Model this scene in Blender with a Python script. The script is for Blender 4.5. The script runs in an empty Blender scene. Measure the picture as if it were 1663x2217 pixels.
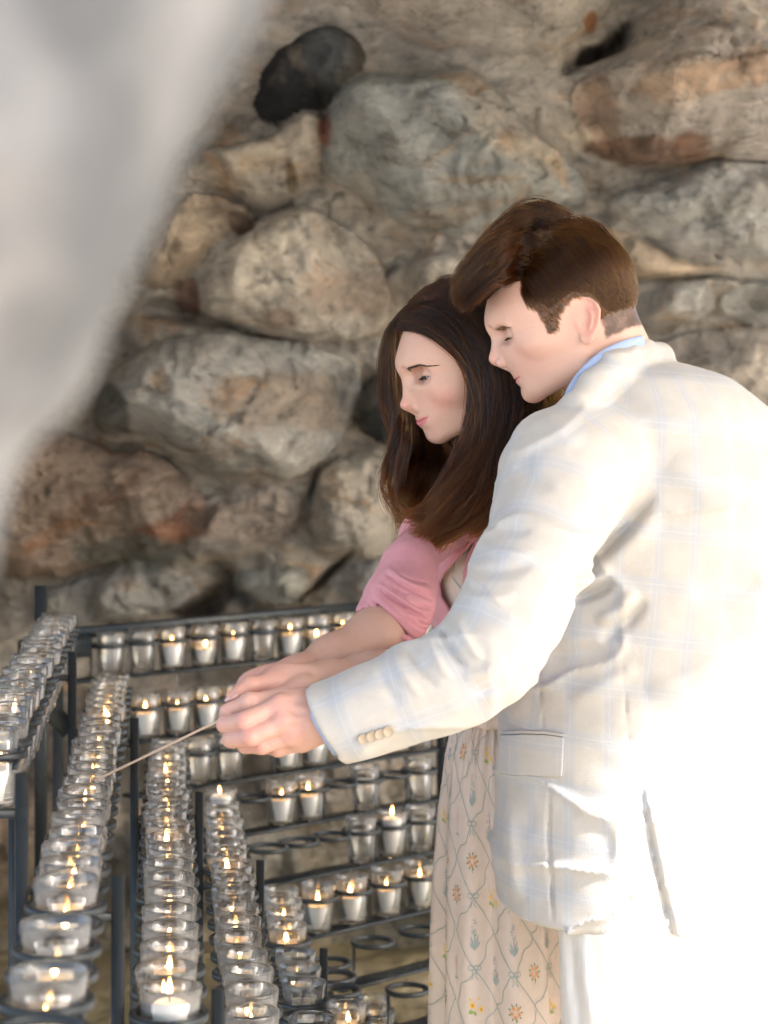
import bpy, math, random
import numpy as np
from math import radians, sin, cos, pi

# ------------------------------------------------------------------ camera, world, sun, exposure
scene = bpy.context.scene
C = scene.collection
FPX = 2217 * 70 / 36.0          # focal length in photo pixels
CAMZ = 1.5
cam_d = bpy.data.cameras.new("camera")
cam = bpy.data.objects.new("camera", cam_d)
C.objects.link(cam)
cam.location = (0, 0, CAMZ)
cam.rotation_euler = (radians(90), 0, 0)
cam_d.sensor_fit = 'VERTICAL'
cam_d.sensor_height = 36
cam_d.lens = 70
cam_d.shift_y = -(1108.5 - 930) / 2217
cam_d.clip_start = 0.02
cam_d.clip_end = 2000
cam_d.dof.use_dof = True
cam_d.dof.focus_distance = 2.62
cam_d.dof.aperture_fstop = 5.6
scene.camera = cam

SUN_EL, SUN_AZ = 36.0, 62.0     # azimuth: degrees to the right of straight behind the camera
sx = cos(radians(SUN_EL)) * sin(radians(SUN_AZ))
sy = -cos(radians(SUN_EL)) * cos(radians(SUN_AZ))
sz = sin(radians(SUN_EL))
world = bpy.data.worlds.new("World")
scene.world = world
world.use_nodes = True
wn = world.node_tree.nodes
wl = world.node_tree.links
bg = wn["Background"]
sky = wn.new("ShaderNodeTexSky")
sky.sky_type = 'NISHITA'
sky.sun_disc = False
sky.sun_elevation = radians(SUN_EL)
sky.sun_rotation = math.atan2(sx, sy)
sky.dust_density = 2.6
sky.ozone_density = 0.7
wl.new(sky.outputs[0], bg.inputs[0])
bg.inputs[1].default_value = 0.15
sun_d = bpy.data.lights.new("sun", 'SUN')
sun = bpy.data.objects.new("sun", sun_d)
C.objects.link(sun)
sun_d.energy = 5.0
sun_d.angle = radians(1.8)
sun_d.color = (1.0, 0.955, 0.895)
from mathutils import Vector
sun.rotation_euler = Vector((sx, sy, sz)).to_track_quat('Z', 'Y').to_euler()
sun.location = (4, -4, 6)
scene.view_settings.view_transform = 'Standard'
scene.view_settings.look = 'None'
scene.view_settings.gamma = 1
scene.view_settings.exposure = 1.98
scene.cycles.use_denoising = True
scene.cycles.max_bounces = 10
scene.cycles.diffuse_bounces = 4
scene.cycles.glossy_bounces = 4
scene.cycles.transmission_bounces = 8
scene.cycles.transparent_max_bounces = 96
scene.cycles.sample_clamp_indirect = 8
scene.cycles.caustics_reflective = False
scene.cycles.caustics_refractive = False

rng = np.random.default_rng(7)
random.seed(5)
F32 = np.float32
def want(k): return True


def P(px, py, Z):
    """a pixel of the photograph at a distance, as a point of the place"""
    return ((px - 831.5) * Z / FPX, Z, CAMZ - (py - 930) * Z / FPX)


def PA(a):
    a = np.asarray(a, float)
    return np.stack([(a[:, 0] - 831.5) * a[:, 2] / FPX, a[:, 2], CAMZ - (a[:, 1] - 930) * a[:, 2] / FPX], 1)

# ------------------------------------------------------------------ naming
def tag(o, label=None, cat=None, group=None, kind=None):
    if label: o['label'] = label
    if cat: o['category'] = cat
    if group: o['group'] = group
    if kind: o['kind'] = kind
    return o


def empty(name, loc, label=None, cat=None, group=None):
    o = bpy.data.objects.new(name, None)
    o.empty_display_size = 0.05
    o.location = loc
    C.objects.link(o)
    return tag(o, label, cat, group)


def link(name, me, mat=None, parent=None, smooth=True):
    o = bpy.data.objects.new(name, me)
    C.objects.link(o)
    if mat: me.materials.append(mat)
    if smooth and hasattr(me, 'polygons') and len(me.polygons):
        me.polygons.foreach_set('use_smooth', np.ones(len(me.polygons), bool))
    if parent:
        o.parent = parent
        o.matrix_parent_inverse = parent.matrix_world.inverted() if False else o.matrix_parent_inverse
        o.location = Vector((0, 0, 0)) - parent.location if parent.parent is None and parent.type == 'EMPTY' else Vector((0, 0, 0))
    return o


def mesh_np(name, V, F, cols=None, uv=None):
    """mesh from arrays; F is (n,4) or (n,3) or a list"""
    me = bpy.data.meshes.new(name)
    V = np.asarray(V, F32)
    if isinstance(F, np.ndarray):
        n, k = F.shape
        me.vertices.add(len(V)); me.vertices.foreach_set('co', V.ravel())
        me.loops.add(n * k); me.loops.foreach_set('vertex_index', F.astype(np.int32).ravel())
        me.polygons.add(n)
        me.polygons.foreach_set('loop_start', np.arange(0, n * k, k, dtype=np.int32))
        me.update(calc_edges=True)
    else:
        me.from_pydata([tuple(map(float, v)) for v in V], [], F)
    if cols is not None:
        a = me.color_attributes.new('tint', 'FLOAT_COLOR', 'POINT')
        c4 = np.ones((len(V), 4), F32); c4[:, :3] = cols
        a.data.foreach_set('color', c4.ravel())
    if uv is not None:
        a = me.attributes.new('cloth', 'FLOAT_VECTOR', 'POINT')
        c3 = np.zeros((len(V), 3), F32); c3[:, :uv.shape[1]] = uv
        a.data.foreach_set('vector', c3.ravel())
    me.validate()
    return me

# ------------------------------------------------------------------ noise
def _h(ix, iy, iz):
    n = (ix.astype(np.int64) * 374761393 + iy.astype(np.int64) * 668265263 + iz.astype(np.int64) * 2147483647) & 0x7fffffff
    n = ((n ^ (n >> 13)) * 1274126177) & 0x7fffffff
    n = (n ^ (n >> 16)) & 0xffff
    return n.astype(F32) / 32767.5 - 1


def vnoise(p):
    p = np.asarray(p, F32)
    i = np.floor(p).astype(np.int64); f = (p - i).astype(F32)
    f = f * f * (3 - 2 * f)
    x, y, z = i[:, 0], i[:, 1], i[:, 2]
    r = 0
    for dx in (0, 1):
        wx = f[:, 0] if dx else 1 - f[:, 0]
        for dy in (0, 1):
            wy = f[:, 1] if dy else 1 - f[:, 1]
            for dz in (0, 1):
                wz = f[:, 2] if dz else 1 - f[:, 2]
                r = r + _h(x + dx, y + dy, z + dz) * wx * wy * wz
    return r


def fbm(p, o=4, g=0.5):
    a, s, r = 1.0, 1.0, 0
    for k in range(o):
        r = r + a * vnoise(np.asarray(p) * s + 17.3 * k)
        a *= g; s *= 2.03
    return r


def sstep(a, b, x):
    t = np.clip((x - a) / (b - a), 0, 1)
    return t * t * (3 - 2 * t)

# ------------------------------------------------------------------ signed distance modelling
def smin(a, b, k):
    h = np.maximum(k - np.abs(a - b), 0) / k
    return np.minimum(a, b) - h * h * k * 0.25


def smax(a, b, k):
    return -smin(-a, -b, k)


def sph(p, c, r):
    return np.linalg.norm(p - np.asarray(c, F32), axis=1) - r


def ell(p, c, r, R=None):
    q = p - np.asarray(c, F32)
    if R is not None: q = q @ np.asarray(R, F32)
    r = np.asarray(r, F32)
    k0 = np.linalg.norm(q / r, axis=1)
    k1 = np.linalg.norm(q / (r * r), axis=1) + 1e-9
    return k0 * (k0 - 1) / k1


def cone(p, a, b, ra, rb, want_t=False):
    a = np.asarray(a, F32); b = np.asarray(b, F32)
    ab = b - a
    t = np.clip(((p - a) @ ab) / (ab @ ab + 1e-12), 0, 1)
    d = np.linalg.norm(p - a - t[:, None] * ab, axis=1) - (ra + (rb - ra) * t)
    return (d, t) if want_t else d


def chain(p, pts, rs, k=0.004):
    d = None
    for i in range(len(pts) - 1):
        e = cone(p, pts[i], pts[i + 1], rs[i], rs[i + 1])
        d = e if d is None else (smin(d, e, k) if k > 0 else np.minimum(d, e))
    return d


def surf(fn, lo, hi, h):
    """blockwise evaluation of fn and surface nets -> V, F"""
    lo = np.asarray(lo, float); hi = np.asarray(hi, float)
    B = 8
    nb = np.maximum(np.ceil((hi - lo) / (h * B)).astype(int), 1)
    n = nb * B
    ax = [lo[i] + (np.arange(nb[i]) + 0.5) * B * h for i in range(3)]
    g = np.stack(np.meshgrid(*ax, indexing='ij'), -1).reshape(-1, 3).astype(F32)
    d = fn(g)
    near = np.abs(d) < B * h * 1.35
    D = np.repeat(np.repeat(np.repeat(d.reshape(nb), B, 0), B, 1), B, 2).astype(F32)
    idx = np.argwhere(near.reshape(nb))
    o = np.stack(np.meshgrid(*[np.arange(B)] * 3, indexing='ij'), -1).reshape(-1, 3)
    D = D.reshape(n)
    for s in range(0, len(idx), 600):
        ii = idx[s:s + 600]
        cells = ii[:, None, :] * B + o[None]
        pts = (lo + (cells.reshape(-1, 3) + 0.5) * h).astype(F32)
        v = fn(pts)
        c = cells.reshape(-1, 3)
        D[c[:, 0], c[:, 1], c[:, 2]] = v
    S = D < 0
    a = S[:-1, :-1, :-1]
    any_ = np.zeros(a.shape, bool); all_ = np.ones(a.shape, bool)
    for dx in (0, 1):
        for dy in (0, 1):
            for dz in (0, 1):
                s = S[dx:n[0] - 1 + dx, dy:n[1] - 1 + dy, dz:n[2] - 1 + dz]
                any_ |= s; all_ &= s
    act = any_ & ~all_
    vi = np.full(act.shape, -1, np.int64)
    cc = np.argwhere(act)
    vi[act] = np.arange(len(cc))
    acc = np.zeros((len(cc), 3)); cnt = np.zeros(len(cc))
    corners = [(x, y, z) for x in (0, 1) for y in (0, 1) for z in (0, 1)]
    for p0 in corners:
        for axis in range(3):
            if p0[axis]: continue
            p1 = list(p0); p1[axis] = 1
            d0 = D[cc[:, 0] + p0[0], cc[:, 1] + p0[1], cc[:, 2] + p0[2]]
            d1 = D[cc[:, 0] + p1[0], cc[:, 1] + p1[1], cc[:, 2] + p1[2]]
            m = (d0 < 0) != (d1 < 0)
            t = np.where(m, d0 / np.where(m, d0 - d1, 1), 0)
            q = np.tile(np.array(p0, float), (len(cc), 1)); q[:, axis] += t
            acc[m] += q[m]; cnt[m] += 1
    V = lo + (cc + acc / cnt[:, None] + 0.5) * h
    F = []
    for axis in range(3):
        u, w = (axis + 1) % 3, (axis + 2) % 3
        s0 = [slice(0, n[i] - 1) for i in range(3)]; s1 = list(s0)
        s1[axis] = slice(1, n[axis])
        A = S[tuple(s0)]; Bq = S[tuple(s1)]
        e = np.argwhere(A != Bq)
        e = e[(e[:, u] > 0) & (e[:, w] > 0)]
        if not len(e): continue
        def at(du, dw):
            q = e.copy(); q[:, u] -= du; q[:, w] -= dw
            return vi[q[:, 0], q[:, 1], q[:, 2]]
        quad = np.stack([at(0, 0), at(1, 0), at(1, 1), at(0, 1)], 1)
        ins = S[e[:, 0], e[:, 1], e[:, 2]]
        quad[~ins] = quad[~ins][:, ::-1]
        F.append(quad)
    F = np.concatenate(F)
    F = F[(F >= 0).all(1)]
    return V, F

# ------------------------------------------------------------------ plain geometry
class MB:
    def __init__(s): s.v = []; s.f = []
    def add(s, V, F):
        b = len(s.v)
        s.v.extend([tuple(map(float, v)) for v in V]); s.f.extend([tuple(i + b for i in f) for f in F])
    def build(s, name, mat, parent=None, smooth=True):
        me = bpy.data.meshes.new(name); me.from_pydata(s.v, [], s.f); me.validate()
        return link(name, me, mat, parent, smooth)
    def bar(s, a, b, w, t, up=(0, 0, 1)):
        a = np.array(a, float); b = np.array(b, float)
        d = b - a; d /= np.linalg.norm(d)
        up = np.array(up, float)
        if abs(d @ up) > 0.95: up = np.array((0, 1, 0.))
        r = np.cross(d, up); r /= np.linalg.norm(r); u = np.cross(r, d)
        V = []
        e = 0.12 * min(w, t)
        prof = [(-w / 2 + e, -t / 2), (w / 2 - e, -t / 2), (w / 2, -t / 2 + e), (w / 2, t / 2 - e), (w / 2 - e, t / 2), (-w / 2 + e, t / 2), (-w / 2, t / 2 - e), (-w / 2, -t / 2 + e)]
        for c in (a, b):
            for x, y in prof: V.append(c + r * x + u * y)
        F = [(i, (i + 1) % 8, 8 + (i + 1) % 8, 8 + i) for i in range(8)] + [tuple(range(8))[::-1], tuple(range(8, 16))]
        s.add(V, F)
    def tube(s, pts, rs, n=8, caps=True):
        pts = [np.array(p, float) for p in pts]
        if np.isscalar(rs): rs = [rs] * len(pts)
        V = []; ref = np.array((0.13, 0.21, 0.97))
        for i, p in enumerate(pts):
            d = pts[min(i + 1, len(pts) - 1)] - pts[max(i - 1, 0)]; d /= np.linalg.norm(d) + 1e-12
            r = np.cross(d, ref)
            if np.linalg.norm(r) < 0.1: r = np.cross(d, (1., 0, 0))
            r /= np.linalg.norm(r); u = np.cross(r, d)
            for k in range(n):
                a = 2 * pi * k / n
                V.append(p + rs[i] * (cos(a) * r + sin(a) * u))
        F = []
        for i in range(len(pts) - 1):
            for k in range(n):
                F.append((i * n + k, i * n + (k + 1) % n, (i + 1) * n + (k + 1) % n, (i + 1) * n + k))
        if caps:
            F.append(tuple(range(n))); F.append(tuple(range((len(pts) - 1) * n, len(pts) * n))[::-1])
        s.add(V, F)
    def lathe(s, prof, c=(0, 0, 0), n=32, closed=False):
        V = []; F = []
        m = len(prof)
        for r, z in prof:
            for k in range(n):
                a = 2 * pi * k / n
                V.append((c[0] + r * cos(a), c[1] + r * sin(a), c[2] + z))
        for i in range(m if closed else m - 1):
            j = (i + 1) % m
            for k in range(n):
                F.append((i * n + k, i * n + (k + 1) % n, j * n + (k + 1) % n, j * n + k))
        s.add(V, F)

# ------------------------------------------------------------------ materials
def mat(name, col=(.5, .5, .5), rough=.5, metal=0, **kw):
    m = bpy.data.materials.new(name); m.use_nodes = True
    b = m.node_tree.nodes['Principled BSDF']
    b.inputs['Base Color'].default_value = (*col, 1)
    b.inputs['Roughness'].default_value = rough
    b.inputs['Metallic'].default_value = metal
    for k, v in kw.items():
        b.inputs[k].default_value = v
    return m


class G:
    """small helper to wire nodes"""
    def __init__(s, m): s.t = m.node_tree; s.n = s.t.nodes; s.l = s.t.links; s.b = s.n.get('Principled BSDF')
    def new(s, t, **kw):
        x = s.n.new(t)
        for k, v in kw.items(): setattr(x, k, v)
        return x
    def put(s, node, **kw):
        for k, v in kw.items():
            i = node.inputs[k] if k in node.inputs else node.inputs[int(k[1:])]
            if hasattr(v, 'is_linked') or isinstance(v, bpy.types.NodeSocket): s.l.new(v, i)
            else: i.default_value = v
        return node
    def math(s, op, a, b=None, clamp=False):
        x = s.new('ShaderNodeMath', operation=op, use_clamp=clamp)
        for i, v in enumerate((a, b)):
            if v is None: continue
            if isinstance(v, bpy.types.NodeSocket): s.l.new(v, x.inputs[i])
            else: x.inputs[i].default_value = v
        return x.outputs[0]
    def ramp(s, f, stops, interp='LINEAR'):
        x = s.new('ShaderNodeValToRGB'); r = x.color_ramp; r.interpolation = interp
        while len(r.elements) < len(stops): r.elements.new(0.5)
        for e, (p, c) in zip(r.elements, stops):
            e.position = p; e.color = (*c, 1) if len(c) == 3 else c
        s.l.new(f, x.inputs[0]); return x.outputs[0]
    def noise(s, vec, scale, detail=5, rough=.55, dist=0, ntype='FBM'):
        x = s.new('ShaderNodeTexNoise'); x.noise_type = ntype
        x.inputs['Scale'].default_value = scale; x.inputs['Detail'].default_value = detail
        x.inputs['Roughness'].default_value = rough; x.inputs['Distortion'].default_value = dist
        if vec is not None: s.l.new(vec, x.inputs['Vector'])
        return x.outputs[0]
    def mix(s, f, a, b, mode='MIX'):
        x = s.new('ShaderNodeMix', data_type='RGBA', blend_type=mode)
        for i, v in ((0, f), (6, a), (7, b)):
            if isinstance(v, bpy.types.NodeSocket): s.l.new(v, x.inputs[i])
            else: x.inputs[i].default_value = v if i == 0 else ((*v, 1) if len(v) == 3 else v)
        return x.outputs[2]
    def bump(s, h, strength, dist=0.01, normal=None):
        x = s.new('ShaderNodeBump'); x.inputs['Strength'].default_value = strength; x.inputs['Distance'].default_value = dist
        s.l.new(h, x.inputs['Height'])
        if normal is not None: s.l.new(normal, x.inputs['Normal'])
        return x.outputs[0]
    def pos(s): return s.new('ShaderNodeNewGeometry').outputs['Position']
    def attr(s, name, out='Color'): 
        x = s.new('ShaderNodeAttribute'); x.attribute_name = name; return x.outputs[out]


def rock_mat(name, pale=False):
    m = mat(name, rough=.85); g = G(m); p = g.pos()
    mp = g.new('ShaderNodeMapping'); g.l.new(p, mp.inputs[0])
    mp.inputs['Rotation'].default_value = (0.3, 0.5, 0.4); mp.inputs['Scale'].default_value = (1, 1, 1.9)
    v = mp.outputs[0]
    tint = g.attr('tint')
    n1 = g.noise(v, 2.6, 8, .62, .8)
    n2 = g.noise(v, 9, 9, .7, .6)
    n3 = g.noise(v, 30, 9, .78, .3)
    n4 = g.noise(v, 4.2, 6, .6, 1.8)
    def mul(f, c, k, a=1.0): return g.mix(g.math('MULTIPLY', f, a), c, g.mix(1.0, c, k, 'MULTIPLY'))
    c = mul(g.ramp(n1, [(.44, (0, 0, 0)), (.56, (1, 1, 1))]), tint, (.88, .89, .91) if not pale else (.85, .86, .88))
    c = mul(g.ramp(n4, [(.54, (0, 0, 0)), (.64, (1, 1, 1))]), c, (.74, .76, .77) if not pale else (.8, .8, .82))
    c = mul(g.ramp(g.noise(v, 3.3, 7, .6, 1.2), [(.57, (0, 0, 0)), (.66, (1, 1, 1))]), c, (1.0, .80, .64) if not pale else (1., .92, .85), .9)
    c = mul(g.ramp(g.noise(v, 1.9, 5, .6, .6), [(.55, (0, 0, 0)), (.66, (1, 1, 1))]), c, (1.25, 1.22, 1.15))
    c = mul(g.ramp(n2, [(.50, (0, 0, 0)), (.66, (1, 1, 1))]), c, (1.45, 1.43, 1.39), .85)
    # dark specks and lichen
    c = mul(g.ramp(n3, [(.33, (.9, .9, .9)), (.46, (0, 0, 0))]), c, (.50, .49, .47) if not pale else (.6, .6, .6))
    c = mul(g.ramp(n2, [(.32, (1, 1, 1)), (.44, (0, 0, 0))]), c, (.50, .49, .47) if not pale else (.7, .7, .72), .85)
    # cracks
    w = g.new('ShaderNodeTexVoronoi', feature='DISTANCE_TO_EDGE'); w.inputs['Scale'].default_value = 5.5
    wv = g.new('ShaderNodeVectorMath', operation='MULTIPLY_ADD')
    nn = g.new('ShaderNodeTexNoise'); nn.inputs['Scale'].default_value = 3; nn.inputs['Detail'].default_value = 6; g.l.new(v, nn.inputs['Vector'])
    g.l.new(nn.outputs['Color'], wv.inputs[0]); wv.inputs[1].default_value = (.55, .55, .55); g.l.new(v, wv.inputs[2])
    g.l.new(wv.outputs[0], w.inputs['Vector'])
    crack = g.ramp(w.outputs['Distance'], [(0.0, (1, 1, 1)), (.022, (0, 0, 0))])
    crack = g.math('MULTIPLY', crack, g.ramp(n1, [(.46, (0, 0, 0)), (.56, (1, 1, 1))]))
    c = mul(crack, c, (.4, .38, .35), .4)
    g.l.new(c, g.b.inputs['Base Color'])
    h = g.math('ADD', g.math('MULTIPLY', n2, 1.0), g.math('MULTIPLY', n3, .8))
    h = g.math('SUBTRACT', h, g.math('MULTIPLY', crack, .3))
    g.l.new(g.bump(h, 1.0, .035), g.b.inputs['Normal'])
    g.b.inputs['Specular IOR Level'].default_value = .25
    return m

M_ROCK = rock_mat('rock')
M_PALE = rock_mat('pale_rock', True)
# ------------------------------------------------------------------ the grotto wall
def chaikin(p, k=2):
    p = np.asarray(p, float)
    for _ in range(k):
        q = np.roll(p, -1, 0)
        p = np.stack([.75 * p + .25 * q, .25 * p + .75 * q], 1).reshape(-1, 2)
    return p


def poly_d(X, Y, poly):
    """signed distance to a polygon, inside positive"""
    d = np.full(X.shape, 1e9, F32); ins = np.zeros(X.shape, bool)
    n = len(poly)
    for i in range(n):
        a, b = poly[i], poly[(i + 1) % n]
        e = b - a
        t = np.clip(((X - a[0]) * e[0] + (Y - a[1]) * e[1]) / (e @ e + 1e-9), 0, 1)
        d = np.minimum(d, np.hypot(X - a[0] - t * e[0], Y - a[1] - t * e[1]).astype(F32))
        c = ((a[1] > Y) != (b[1] > Y)) & (X < (b[0] - a[0]) * (Y - a[1]) / (b[1] - a[1] + 1e-12) + a[0])
        ins ^= c
    return np.where(ins, d, -d)


def blur(A, k):
    if k < 1: return A
    ker = np.exp(-0.5 * (np.arange(-3 * k, 3 * k + 1) / k) ** 2); ker /= ker.sum()
    for ax in (0, 1):
        pad = [(0, 0), (0, 0)]; pad[ax] = (3 * k, 3 * k)
        Q = np.pad(A, pad, mode='edge')
        R = np.zeros_like(A)
        for i, w in enumerate(ker):
            s = [slice(None), slice(None)]; s[ax] = slice(i, i + A.shape[ax])
            R += w * Q[tuple(s)]
        A = R
    return A

TAN = (.65, .585, .50); GREY = (.55, .53, .49); GRN = (.46, .465, .435); RED = (.52, .40, .32); PINK = (.64, .565, .49)
ORG = (.60, .48, .36); DARK = (.028, .028, .031); LITE = (.58, .51, .42)
BOULDERS = [
 ([(780,-160),(790,40),(870,85),(960,115),(1050,140),(1130,150),(1210,125),(1270,60),(1350,10),(1400,-160)], .26, TAN, 'grey tan boulder jutting out at the top edge of the wall'),
 ([(556,200),(590,120),(650,72),(730,62),(782,105),(786,180),(745,232),(670,262),(600,268),(558,240)], .16, DARK, 'black rounded stone near the top of the wall'),
 ([(715,230),(760,190),(850,165),(960,150),(1030,185),(1110,235),(1190,310),(1262,380),(1282,430),(1200,455),(1080,475),(1000,512),(930,515),(830,470),(740,400),(690,365)], .30, GRN, 'large grey green boulder above the couple'),
 ([(1215,200),(1290,150),(1370,70),(1480,-40),(1740,-160),(1900,200),(1740,330),(1600,360),(1480,366),(1350,350),(1262,300)], .36, PINK, 'pinkish tan boulder at the upper right'),
 ([(1300,440),(1400,395),(1520,372),(1740,340),(1900,480),(1720,560),(1500,562),(1380,505)], .16, GREY, None),
 ([(1240,490),(1370,505),(1480,560),(1590,590),(1400,596),(1270,565)], .10, ORG, None),
 ([(1370,625),(1500,592),(1572,640),(1545,690),(1420,712),(1366,690)], .13, GREY, None),
 ([(1590,605),(1800,560),(1900,760),(1620,705),(1562,680)], .12, GREY, None),
 ([(1380,750),(1520,715),(1700,705),(1950,850),(1850,1100),(1500,1050)], .22, PINK, 'pinkish boulder behind the shoulder of the man'),
 ([(440,330),(560,295),(690,240),(724,270),(705,360),(635,430),(560,462),(480,410),(400,400)], .17, LITE, 'pale cracked boulder under the black stone'),
 ([(380,450),(470,425),(560,462),(500,545),(430,595),(350,640),(300,560)], .12, ORG, None),
 ([(500,500),(570,462),(660,440),(730,480),(830,560),(862,640),(835,722),(720,750),(600,737),(480,722),(412,650),(440,570)], .24, TAN, 'rounded tan boulder left of the woman\'s head'),
 ([(192,905),(240,810),(330,745),(420,730),(540,735),(680,760),(785,790),(772,880),(722,980),(640,1032),(560,1044),(440,1012),(320,965),(215,965)], .34, GREY, 'large bulging grey boulder, widest of the wall'),
 ([(752,905),(780,840),(830,800),(930,790),(940,970),(820,965)], .10, (.05, .052, .05), None),
 ([(-100,960),(120,925),(220,985),(330,975),(440,1045),(475,1100),(400,1190),(250,1212),(120,1250),(-100,1270)], .18, RED, 'reddish slab of rock at the lower left of the wall'),
 ([(440,1085),(520,1060),(640,1052),(640,1130),(560,1200),(460,1232),(405,1200)], .10, PINK, None),
 ([(680,1020),(760,965),(860,1000),(900,1120),(860,1200),(740,1222),(650,1180)], .16, TAN, None),
 ([(480,1262),(560,1222),(650,1208),(684,1260),(620,1322),(520,1332)], .13, GRN, None),
 ([(700,1275),(800,1212),(900,1200),(980,1300),(800,1335),(690,1335)], .12, GREY, None),
 ([(90,1270),(250,1232),(400,1232),(455,1290),(380,1345),(200,1360),(90,1335)], .10, GREY, None),
 ([(880,560),(1000,530),(1100,600),(1050,720),(900,700)], .12, TAN, None),
 ([(-300,1420),(20,1380),(120,1500),(60,1640),(-300,1700)], .22, GREY, None),
 ([(-200,1720),(60,1690),(160,1800),(100,1960),(-200,2000)], .24, RED, None),
 ([(260,1520),(480,1490),(560,1620),(420,1700),(280,1660)], .18, TAN, None),
 ([(560,1560),(820,1540),(900,1700),(700,1790),(540,1720)], .16, PINK, None),
 ([(960,1300),(1200,1250),(1300,1450),(1100,1560),(950,1480)], .16, TAN, None),
 ([(1500,1150),(1900,1100),(2000,1500),(1500,1500)], .2, TAN, None),
 ([(900,1780),(1300,1750),(1400,2000),(1000,2050)], .2, GREY, None),
 ([(200,1780),(600,1760),(700,1960),(300,2000)], .18, GREY, None),
 ([(-100,500),(200,430),(330,600),(250,760),(0,850),(-200,700)], .25, GREY, None),
 ([(0,100),(300,50),(500,150),(420,340),(100,380)], .25, TAN, None),
]
def build_wall():
    st = 5.0
    xs = np.arange(-420, 2060, st); ys = np.arange(-800, 2380, st)
    X, Y = np.meshgrid(xs, ys)
    base = 4.55 + .55 * sstep(-100, 900, Y) + .38 * sstep(850, 1350, Y) - .9 * sstep(150, -420, Y) * .55
    base = base + .25 * sstep(900, 1700, X) * sstep(900, 1300, Y)
    N2 = np.stack([X.ravel() / 260, Y.ravel() / 260, 0 * X.ravel()], 1)
    wob = np.stack([fbm(N2 * 1.7 + 3, 4), fbm(N2 * 1.7 + 40, 4)], 0).reshape(2, *X.shape) * 17
    Xw, Yw = X + wob[0], Y + wob[1]
    H = (fbm(N2 * 1.3, 4).reshape(X.shape) * .06).astype(F32)
    lab = np.full(X.shape, -1)
    top = np.full(X.shape, -1e9, F32)
    for i, (poly, h, col, lb) in enumerate(BOULDERS):
        pl = chaikin(poly)
        d = poly_d(Xw, Yw, pl)
        R = max(float(d.max()) * .72, 20)
        t = np.clip(d / R, 0, 1)
        hh = .74 * h * (.55 * np.sqrt(1 - (1 - t) ** 2.0) + .45 * np.sin(t * pi / 2))
        hh = np.where(d > 0, hh - .02, -1)
        c = pl.mean(0)
        # facets: a few cut planes per boulder
        for k in range(7):
            a = rng.uniform(0, 2 * pi); nx, ny = cos(a), sin(a)
            ext = R * rng.uniform(.25, .95)
            s = ((Xw - c[0]) * nx + (Yw - c[1]) * ny) - ext
            cut = h * rng.uniform(.75, 1.0) - np.maximum(s, 0) * (h / R) * rng.uniform(.35, .9)
            hh = np.where(d > 0, np.minimum(hh, np.maximum(cut, .0)), hh)
        m = (d > 0) & (hh > top)
        top = np.where(m, hh, top); lab[m] = i
    Hb = np.where(lab >= 0, np.maximum(top, 0) + .012, -.028 + H * .5)
    Hs = blur(Hb.astype(F32), 2)
    H1 = 1.32 * (.65 * Hb + .35 * Hs) + H * 1.0
    N3 = np.stack([X.ravel() / 60, Y.ravel() / 60, 0 * X.ravel()], 1)
    rd = 1 - np.abs(fbm(N3 * .8 + 9, 5).reshape(X.shape))
    H1 = H1 + .012 * fbm(N3 * 3.1 + 50, 4).reshape(X.shape) * sstep(-.3, .5, fbm(N2 * 2 + 90, 3).reshape(X.shape)) + .018 * fbm(N3, 5).reshape(X.shape) - .035 * np.clip(rd - .82, 0, 1) * 3 * (fbm(N2 * 3, 3).reshape(X.shape) > .0)
    strat = np.sin((Y * .9 + X * .35 + wob[0] * 5) / 15.0)
    H1 += .005 * strat * sstep(-.1, .5, fbm(N2 * 1.1 + 70, 3).reshape(X.shape))
    # crevices
    for (a, b, w, dp) in [((1225,150),(1390,50),11,.14),((330,660),(440,700),20,.16),((430,700),(560,730),7,.1),((640,1300),(760,1200),8,.14),
                          ((470,1230),(560,1340),22,.2),((655,1080),(690,1010),7,.12),((385,1350),(500,1270),16,.12),((1160,470),(1260,470),8,.08),((555,470),(500,540),14,.08),((560,200),(600,240),14,.06),((1330,595),(1650,600),5,.06),((845,600),(870,560),8,.08)]:
        a = np.array(a); b = np.array(b); e = b - a
        t = np.clip(((Xw - a[0]) * e[0] + (Yw - a[1]) * e[1]) / (e @ e), 0, 1)
        dd = np.hypot(Xw - a[0] - t * e[0], Yw - a[1] - t * e[1])
        H1 -= dp * np.exp(-(dd / w) ** 2) * (1 - .6 * np.abs(2 * t - 1))
    Z = base - H1
    Zp = base            # lateral place taken from the base so that bulges stay real
    V = np.stack([(X - 831.5) * Zp / FPX, Z, CAMZ - (Y - 930) * Zp / FPX], -1)
    V[..., 2] = np.maximum(V[..., 2], -.12)
    cols = np.zeros((*X.shape, 3), F32) + np.array((.58, .52, .445), F32)
    cl = np.array([b[2] for b in BOULDERS], F32)
    cols[lab >= 0] = cl[lab[lab >= 0]]
    # the black stone has a paler round face; rust, grey and painted crevice-shade patches where the photo has them
    def patch(cx, cy, rx, ry, col, f=1., rot=0):
        c_, s_ = cos(radians(rot)), sin(radians(rot))
        u = ((Xw - cx) * c_ + (Yw - cy) * s_) / rx; v = (-(Xw - cx) * s_ + (Yw - cy) * c_) / ry
        w = (sstep(1.25, .75, np.hypot(u, v) + .25 * fbm(N3 * 1.3, 4).reshape(X.shape)) * f)[..., None]
        nonlocal cols
        cols = cols * (1 - w) + np.array(col, F32) * w
    patch(712, 145, 62, 75, (.085, .09, .095)); patch(1300, 100, 75, 14, (.06, .045, .035), 1, -32); patch(1270, 60, 22, 20, (.5, .2, .07))  # the long dark strip puts the crevice's shade into the colour
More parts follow.
